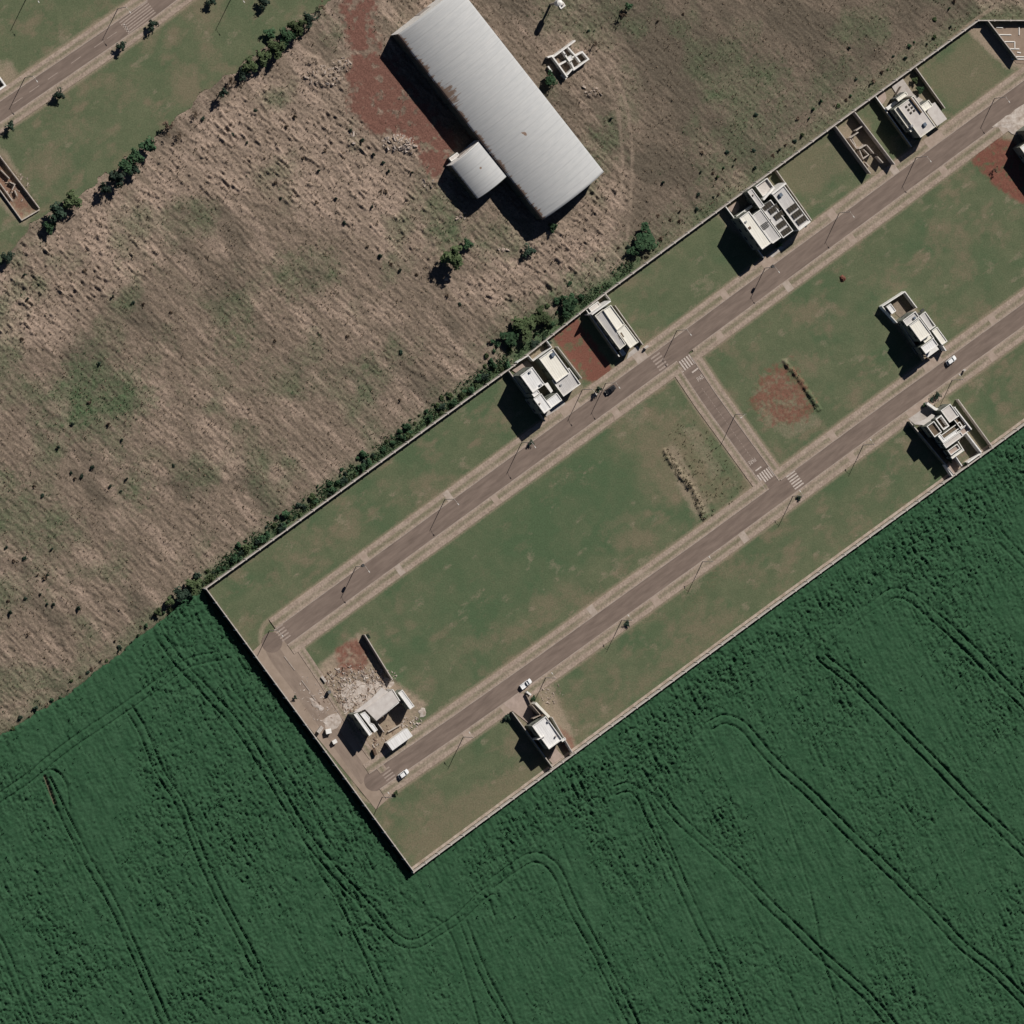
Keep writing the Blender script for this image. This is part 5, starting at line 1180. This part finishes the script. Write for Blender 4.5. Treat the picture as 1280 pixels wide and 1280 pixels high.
for px, py, r, lab in [(13, 158, 6.5, 'leftmost small dark tree on the verge of the top left street'), (73, 118, 7.5, 'small dark verge tree opposite the lamp of the top left street'), (152, 58, 7, 'small dark verge tree below the long crossing'), (190, 31, 8, 'round dark verge tree right beside the long crossing'), (265, 1, 7.5, 'small dark tree cut by the top edge beside a lamp'), (330, 3, 9, 'largest dark tree at the top edge above the hedgerow')]:
    tree(px, py, r, 3.2, 'dark', lab, 'verge trees along the top left street')
for px, py, r, h, k, lab in [(186, 182, 12, 5.5, 'green', 'green tree at the upper end of the hedgerow clump beside the top left lawn'), (170, 196, 11, 6, 'green', 'bushy tree in the upper middle of the hedgerow clump'), (157, 206, 13, 6.5, 'green', 'broad tree in the middle of the hedgerow clump with long black shadow'), (147, 222, 12, 6, 'dark', 'dark tree in the lower hedgerow clump'), (131, 236, 8, 5, 'dark', 'narrow dark tree at the tail of the hedgerow clump'), (168, 212, 9, 4, 'dark', 'dark tree on the field side of the hedgerow clump'), (90, 251, 14, 6, 'green', 'green tree at the lower left hedgerow near the dug plot'), (72, 266, 13, 6, 'dark', 'dark tree left of the lower hedgerow near the dug plot'), (62, 284, 9, 4, 'green', 'low green bush at the foot of the lower hedgerow'),
    (212, 158, 12, 4, 'bare', 'thin bare tree with spidery shadow between lawn and field'), (225, 168, 8, 3, 'bare', 'second thin bare tree right of the spidery one'), (279, 116, 7, 5.5, 'dark', 'slim dark tree standing alone at the field corner'), (290, 103, 9, 3, 'bare', 'leafless bush above the slim dark tree'), (312, 82, 12, 4.5, 'green', 'green tree at the left of the upper hedgerow'), (304, 92, 9, 3, 'dark', 'dark bush at the left end of the upper hedgerow'), (330, 72, 12, 5, 'green', 'green tree second in the upper hedgerow'), (347, 60, 14, 6, 'green', 'pale-topped tree in the middle of the upper hedgerow'), (358, 46, 13, 6, 'green', 'dense tree right of the middle of the upper hedgerow'), (371, 34, 13, 6, 'green', 'tall tree at the right of the upper hedgerow'), (386, 24, 10, 5, 'dark', 'dark tree at the top right end of the upper hedgerow'), (338, 42, 9, 3, 'green', 'small tree above the upper hedgerow beside the lawn'), (402, 8, 8, 3, 'bare', 'leafless bush at the top end of the hedgerow'), (10, 322, 9, 3.5, 'dark', 'dark bush at the left edge below the dug plot'), (245, 142, 7, 2.5, 'bare', 'leafless low bush on the lawn edge above the field'),
    (566, 322, 17, 8, 'green', 'dense green tree with black shadow alone below the warehouse annexe'), (660, 314, 9, 3, 'dark', 'dark bush against the lower end of the big warehouse'), (692, 284, 7, 3, 'green', 'green bush at the lower right corner of the big warehouse'), (585, 305, 8, 3, 'green', 'low green bush right of the lone tree below the annexe'), (688, 100, 11, 4.5, 'green', 'green tree squeezed between the warehouse and the ruin'), (806, 300, 20, 4, 'green', 'spreading pale green tree outside the wall right of the warehouse'), (792, 314, 9, 3, 'green', 'low bush left of the spreading pale green tree'),
    (657, 408, 19, 4.5, 'green', 'large tree outside the wall behind the two-winged house'), (676, 397, 15, 4, 'green', 'tree right of the large one behind the two-winged house'), (638, 424, 14, 3.5, 'green', 'tree left of the large one behind the two-winged house'), (712, 381, 15, 3.5, 'green', 'tree outside the wall behind the bare red plot'), (779, 18, 6, 5, 'bare', 'thin bare tree at the top of the field'), (786, 8, 6, 4, 'green', 'small green tree at the very top edge'), (745, 55, 6, 4, 'bare', 'spindly bare tree right of the roofless ruin'),
    (243, 732, 12, 4, 'green', 'green tree at the corner where the walls and crop meet'), (227, 744, 11, 4, 'dark', 'dark tree left of the wall corner'), (212, 752, 7, 3, 'green', 'small tree second from the wall corner along the crop'), (198, 765, 6, 2.5, 'green', 'small tree third from the wall corner along the crop'),
    (1244, 212, 6, 2.5, 'bare', 'leafless tree on the scraped red earth plot'), (748, 487, 5, 3.2, 'dark', 'dark little tree on the verge left of the black car'), (664, 553, 4, 1.8, 'dark', 'small dark bush on the pavement by the two-winged house shadow')]:
    tree(px, py, r, h, k, lab)
# palms and clipped shrubs in the gardens
for px, py, r, h, lab in [(1144, 100, 5, 2, 'shrub in the shaded back garden of the skylight house, upper one'), (1150, 112, 6, 2, 'shrub in the shaded garden strip of the skylight house, lower one'), (1146, 172, 5, 2.2, 'shrub at the street corner of the skylight house'), (668, 430, 7, 1.2, 'low planting in the walled dark back yard'), (684, 428, 6, 1.2, 'low planting at the right of the walled dark back yard'), (1172, 494, 5, 1.9, 'dark shrub at the front of the rambling tiled house'), (1164, 500, 4, 1.7, 'second dark shrub left of the front garden path'), (1156, 506, 4, 1.6, 'reddish shrub at the front corner of the rambling tiled house'), (1188, 575, 4, 1.5, 'round shrub on the rear terrace of the rambling tiled house'), (1207, 580, 4, 1.5, 'round shrub by the rear white wall of the rambling house'), (784, 780, 4.5, 1.2, 'lone dark shrub on the lower verge'), (999, 622, 4, 1.1, 'small dark shrub opposite the lower crossing'), (634, 896, 5, 1.6, 'dark shrub at the corner of the paved forecourt'), (667, 873, 4, 1.3, 'reddish shrub beside the forecourt of the small house'), (495, 991, 3.5, 1.2, 'tiny shrub beside the dead end street'), (369, 872, 3, 1.2, 'small dark shrub by the end street'), (974, 306, 5, 1.8, 'shrub at the front corner of the solar house'), (985, 285, 3.5, 1.6, 'slim shrub by the right front of the solar house'), (972, 287, 3.5, 1.6, 'dark shrub before the solar-panelled front wing'), (460, 796, 4, 1.2, 'dark shrub at the top of the building site')]:
    tree(px, py, r, h, 'dark' if 'dark' in lab else 'green', lab, name='garden_shrub')
def shrub(px, py, r, h, kind, label, group):
    p = U(px, py, h * 0.5); k = random.randrange(3)
    me = SH[k] if kind == 'green' else SH[3 + k % 2] if kind == 'dark' else SH[5]
    o = link('shrub', me, None, (p.x, p.y, -0.05), random.random() * 6.28); R0 = r * S; o.scale = (R0, R0, h / 1.25)
    return tag(o, label, 'shrub', group)
def along(pts, n):
    P = np.array(pts, float); L = np.r_[0, np.cumsum(np.hypot(*np.diff(P, axis=0).T))]; t = np.linspace(0, L[-1], n)
    return np.stack([np.interp(t, L, P[:, 0]), np.interp(t, L, P[:, 1])], 1)
ow = np.array((-0.588, -0.809))
for q in along([(256, 734), (640, 457)], 150):
    q = q + ow * (random.uniform(3, 9) if random.random() < 0.6 else random.uniform(7, 20)) + A * random.uniform(-6, 6); big = random.random() ** 2
    shrub(q[0], q[1], 2.0 + 6.5 * big, 0.6 + 1.7 * big, random.choice(['green', 'green', 'green', 'dark']), 'green shrub in the hedge strip outside the left half of the long wall', 'hedge shrubs outside the left half of the long wall')
for q in along([(625, 462), (735, 378)], 26):
    q = q + ow * random.uniform(4, 34) + A * random.uniform(-4, 4)
    shrub(q[0], q[1], random.uniform(3, 7), random.uniform(0.9, 2.0), 'green', 'green shrub outside the wall behind the two-winged house and red plot', 'shrubs outside the wall behind the two-winged house')
for q in along([(790, 330), (1210, 22)], 46):
    q = q + ow * random.choice([random.uniform(3, 9), random.uniform(14, 30)]) + A * random.uniform(-5, 5)
    shrub(q[0], q[1], random.uniform(2, 4.5), random.uniform(0.7, 1.5), random.choice(['green', 'dark', 'twig']), 'scattered low shrub outside the right half of the long wall', 'scattered shrubs outside the right half of the long wall')
for q in along([(20, 908), (75, 868), (150, 812), (200, 770), (240, 742)], 26):
    q = q + np.array((random.uniform(-4, 4), random.uniform(-5, 3)))
    shrub(q[0], q[1], random.uniform(2, 5), random.uniform(0.6, 1.5), random.choice(['dark', 'green', 'twig']), 'small shrub on the line between dry field and crop', 'shrubs between dry field and crop')
DOTS = [(30, 345), (8, 326), (35, 375), (107, 340), (140, 372), (165, 380), (215, 392), (180, 382), (28, 426), (125, 457), (92, 532), (136, 532), (113, 505), (153, 552), (72, 561), (88, 593), (96, 600), (115, 586), (102, 597), (138, 610), (152, 616), (160, 600), (43, 610), (52, 622), (217, 584), (66, 688), (46, 720), (59, 721), (36, 795), (143, 803), (18, 703), (8, 686), (30, 700), (55, 725), (60, 757), (52, 745), (97, 763), (66, 758), (14, 768), (10, 753), (32, 750), (345, 428), (435, 422), (502, 442), (500, 502), (560, 372), (575, 382), (490, 332), (500, 340), (520, 345), (475, 322), (460, 310), (515, 218), (477, 240), (484, 242), (487, 216), (467, 195), (453, 178), (440, 165), (380, 200), (400, 215), (358, 160), (370, 148), (405, 190), (430, 280), (395, 255), (330, 200), (350, 250), (345, 230), (310, 180), (300, 155), (290, 170), (320, 140), (255, 150), (823, 28), (854, 19), (877, 193), (909, 192), (830, 230), (877, 217), (892, 218), (945, 145), (1063, 62), (765, 150), (735, 40), (640, 420), (612, 430), (478, 205), (465, 260), (420, 250)]
for px, py in DOTS:
    shrub(px + random.uniform(-1.5, 1.5), py - 2, random.uniform(2.2, 4.2), random.uniform(0.8, 1.7), random.choice(['dark', 'dark', 'twig']), *((('low dark shrub among the left edge clumps of the rough field', 'shrubs at the left edge of the dry field') if px < 175 else ('low dark shrub in the broad middle of the rough field', 'shrubs in the middle of the dry field')) if py > 320 and px < 640 else ('low dark shrub in the coarse grass left of the red track', 'shrubs left of the red track') if px < 560 else ('low dark shrub in the brown field right of the warehouse', 'shrubs right of the warehouse')))

# ------------------------------------------------------------------ tussocks, stones (nobody could count them)
def sample_z(X, Y, Z):
    i = np.clip(((X - x0) / STEP).round().astype(int), 0, NX - 1); j = np.clip(((Y - y0) / STEP).round().astype(int), 0, NY - 1)
    return Z[j, i], j, i
def tufts(n, weight, Z, blades, hgt, wid, material, name, label, cat, seed):
    g = np.random.default_rng(seed); w_ = weight.ravel().astype(np.float64); idx = g.choice(w_.size, n, p=w_ / w_.sum())
    X = GX.ravel()[idx] + g.uniform(-.3, .3, n); Y = GY.ravel()[idx] + g.uniform(-.3, .3, n); zz = Z.ravel()[idx]; sc_ = g.uniform(0.5, 1.4, n)
    V = np.zeros((n, blades, 3, 3), np.float32)
    for b in range(blades):
        a = g.uniform(0, 6.28, n); d = np.stack([np.cos(a), np.sin(a)], 1); s = np.stack([-d[:, 1], d[:, 0]], 1)
        ww = wid * sc_[:, None]; hh = hgt * sc_ * g.uniform(0.6, 1.2, n); base = np.stack([X, Y], 1) + d * ww * 0.3
        V[:, b, 0, :2] = base - s * ww; V[:, b, 1, :2] = base + s * ww; V[:, b, 2, :2] = base + d * (hh * 0.7)[:, None]
        V[:, b, 0, 2] = zz - 0.05; V[:, b, 1, 2] = zz - 0.05; V[:, b, 2, 2] = zz + hh
    V = V.reshape(-1, 3); nt_ = len(V) // 3
    me = bpy.data.meshes.new(name); me.vertices.add(len(V)); me.vertices.foreach_set('co', V.ravel())
    me.loops.add(nt_ * 3); me.loops.foreach_set('vertex_index', np.arange(nt_ * 3, dtype=np.int32))
    me.polygons.add(nt_); me.polygons.foreach_set('loop_start', np.arange(0, nt_ * 3, 3, dtype=np.int32))
    try: me.polygons.foreach_set('loop_total', np.full(nt_, 3, np.int32))
    except Exception: pass
    me.update(); me.validate(); me.materials.append(material)
    return tag(link(name, me), label, cat, kind='stuff')
wt = in_dry * (0.25 + straw + 0.5 * amp * (c1 > 0.5)) * (1 - np.clip(red, 0, 1)) * (1 - path * 0.9) * (d_est > 3)
tufts(17000, wt, dry_z, 4, 0.34, 0.15, mat('straw_tussock', (0.29, 0.225, 0.165), 0.95, 0.0, col2=(0.17, 0.135, 0.09), vscale=0.4), 'dry_tussocks', 'pale dry grass tussocks over the whole rough field', 'grass', 401)
tufts(4200, in_dry * np.clip(green, 0, 1) ** 2 + 1e-9, dry_z, 5, 0.22, 0.17, mat('green_weeds', (0.055, 0.10, 0.048), 0.9, 0.1, col2=(0.085, 0.13, 0.065), vscale=0.5), 'green_weeds', 'green weeds growing in patches of the rough field', 'weeds', 402)
tufts(2300, in_dry * (d_est < 24) * (PX < 790) * (d_est > 2.5) * np.clip(fbm(GX / 4, GY / 4, 410, 3) * 3 - 1.0, 0, 1) * np.clip(1.4 - d_est / 16, 0, 1) + 1e-12, dry_z, 6, 0.42, 0.22, mat('hedge_weeds', (0.052, 0.096, 0.050), 0.9, 0.0, col2=(0.105, 0.145, 0.080), vscale=0.35), 'hedge_undergrowth', 'ragged green undergrowth along the outside of the long wall', 'undergrowth', 405)
tufts(9000, in_crop * (edge > 0.95) * (1 - track) * np.clip(rough, 0.05, 1), crop_z, 4, 0.30, 0.22, mt_crop, 'crop_leaves', 'loose upper leaves standing above the green crop', 'crop', 403)
tufts(420, in_lawn * (0.25 * rg + lump * 2 + 0.5 * lump2) + 1e-9, lawn_z, 5, 0.3, 0.16, mat('spoil_grass', (0.13, 0.13, 0.075), 0.95, 0.0, col2=(0.24, 0.19, 0.13), vscale=0.6), 'rough_grass', 'rough uncut grass around the spoil bank by the connecting street', 'grass', 404)
def stones(spots, name, label, Z, seed, material, big=0.55):
    g = random.Random(seed); mb = MB()
    for cx, cy, rx, ry, n in spots:
        for k in range(n):
            a = g.random() * 6.28; q = math.sqrt(g.random()); p = U(cx + rx * q * math.cos(a), cy + ry * q * math.sin(a))
            zz = float(sample_z(np.array([p.x]), np.array([p.y]), Z)[0][0]); s = big * g.choice([0.3, 0.35, 0.45, 0.6, 0.8, 1.3])
            n0 = len(mb.v); mb.box((p.x, p.y, zz + s * 0.12), (s * g.uniform(0.7, 2.4), s * g.uniform(0.4, 1.0), s * g.uniform(0.3, 0.8)), g.random() * 3.14, 0, g.uniform(-0.7, 0.7))
            for q_ in range(n0, len(mb.v)): v_ = mb.v[q_]; mb.v[q_] = (v_[0] + g.uniform(-.25, .25) * s, v_[1] + g.uniform(-.25, .25) * s, v_[2] + g.uniform(-.15, .15) * s)
    return tag(mb.build(name, material), label, 'rubble', kind='stuff')
stones([(405, 95, 24, 14, 90), (425, 82, 14, 10, 50)], 'rubble', 'heap of pale rubble and earth above the red track', dry_z, 1, M['stone'])
stones([(497, 178, 20, 10, 110), (510, 186, 10, 6, 50), (440, 172, 8, 8, 20)], 'rubble', 'heap of white and brown rubble left of the warehouse', dry_z, 2, mat('pale_rubble', (0.55, 0.48, 0.42), 0.9, 0.2, col2=(0.28, 0.21, 0.17), vscale=0.9))
stones([(740, 112, 12, 9, 40), (535, 230, 8, 6, 25), (575, 270, 8, 6, 20), (630, 312, 8, 4, 16), (560, 345, 6, 5, 8)], 'rubble', 'loose stones lying near the ruin and annexe corners', dry_z, 3, M['stone'])
stones([(440, 865, 44, 28, 700), (415, 895, 30, 14, 320), (470, 845, 26, 10, 170), (445, 845, 30, 16, 120), (385, 865, 16, 22, 90), (515, 905, 16, 10, 90), (480, 930, 20, 14, 60), (375, 880, 20, 16, 50)], 'building_rubble', 'pale broken blocks and boards littering the building site', lawn_z, 4, mat('site_rubble', (0.56, 0.50, 0.44), 0.9, 0.1, col2=(0.27, 0.20, 0.16), vscale=0.7), 0.40)
stones([(1085, 190, 22, 10, 60), (690, 868, 14, 14, 50), (20, 235, 18, 20, 70)], 'building_rubble', 'broken blocks lying about the half-built plots', lawn_z, 5, M['stone'], 0.45)
stones([(440, 858, 44, 26, 260), (410, 885, 30, 16, 120), (480, 920, 24, 14, 60)], 'building_rubble', 'brown clods and broken brick mixed through the building site', lawn_z, 6, mat('brown_rubble', (0.26, 0.185, 0.14), 0.95, 0.0, col2=(0.13, 0.085, 0.065), vscale=0.8), 0.42)
gb = random.Random(9); mb = MB()
for k in range(70):
    a_ = gb.random() * 6.28; q_ = math.sqrt(gb.random()); p_ = U(440 + 46 * q_ * math.cos(a_), 868 + 30 * q_ * math.sin(a_)); z_ = float(sample_z(np.array([p_.x]), np.array([p_.y]), lawn_z)[0][0])
    mb.box((p_.x, p_.y, z_ + 0.15), (gb.uniform(1.0, 2.8), 0.16, 0.07), gb.random() * 3.14, 0, 0.1)
tag(mb.build('loose_boards', mat('site_boards', (0.42, 0.33, 0.25), 0.9, 0.1, col2=(0.22, 0.16, 0.12), vscale=1.0)), 'loose boards scattered about the building site', 'boards', kind='stuff')
# flat spills of sand and cement on the building site
M['spill'] = mat('cement_spill', (0.58, 0.52, 0.465), 0.95, 0.1, col2=(0.30, 0.235, 0.19), vscale=0.55, detail=9)
def spill(pts, zz, seed, h=0.35):
    g = random.Random(seed); P = smooth_line(pts + [pts[0]], 4)[:-1]; P = [(x + g.uniform(-1, 1), y + g.uniform(-1, 1)) for x, y in P]
    cx = sum(p[0] for p in P) / len(P); cy = sum(p[1] for p in P) / len(P); mb = MB(); n = len(P); vs = []
    for k, f in enumerate((1, 0.72, 0.4)):
        for x, y in P: q = U(cx + (x - cx) * f, cy + (y - cy) * f); vs.append((q.x, q.y, zz + h * (0, 0.55, 0.9)[k] * g.uniform(0.6, 1.2)))
    q = U(cx, cy); vs.append((q.x, q.y, zz + h)); fs = []
    for k in range(2):
        for i in range(n): fs.append([k * n + i, k * n + (i + 1) % n, (k + 1) * n + (i + 1) % n, (k + 1) * n + i])
    for i in range(n): fs.append([2 * n + i, 2 * n + (i + 1) % n, 3 * n])
    if (vs[0][0] - q.x) * (vs[1][1] - q.y) - (vs[1][0] - q.x) * (vs[0][1] - q.y) < 0: fs = [f[::-1] for f in fs]
    mb.add(vs, fs); return mb.build('sand_pile', M['spill'])
for i, (pts, lab) in enumerate([([(425, 858), (445, 850), (462, 856), (482, 848), (492, 855), (470, 870), (450, 884), (432, 888), (428, 872)], 'broad pale cement spill across the middle of the building site'), ([(402, 900), (418, 892), (428, 896), (424, 908), (410, 912)], 'white sand pile at the left of the building site'), ([(432, 872), (444, 868), (450, 878), (440, 888), (430, 884)], 'pale sand heap beside the unfinished roof slab'), ([(386, 872), (394, 876), (404, 884), (402, 888), (392, 882)], 'thin pale spill reaching towards the end street'), ([(523, 888), (530, 884), (532, 893), (526, 897)], 'small white sand pile right of the unfinished house'), ([(1240, 158), (1262, 142), (1285, 128), (1300, 150), (1275, 168), (1262, 165), (1255, 160)], 'white powdery spill beside the right-edge house')]):
    tag(spill(pts, 0.13 if i in (5,) else 0.04, 500 + i, 0.14), lab, 'sand pile')
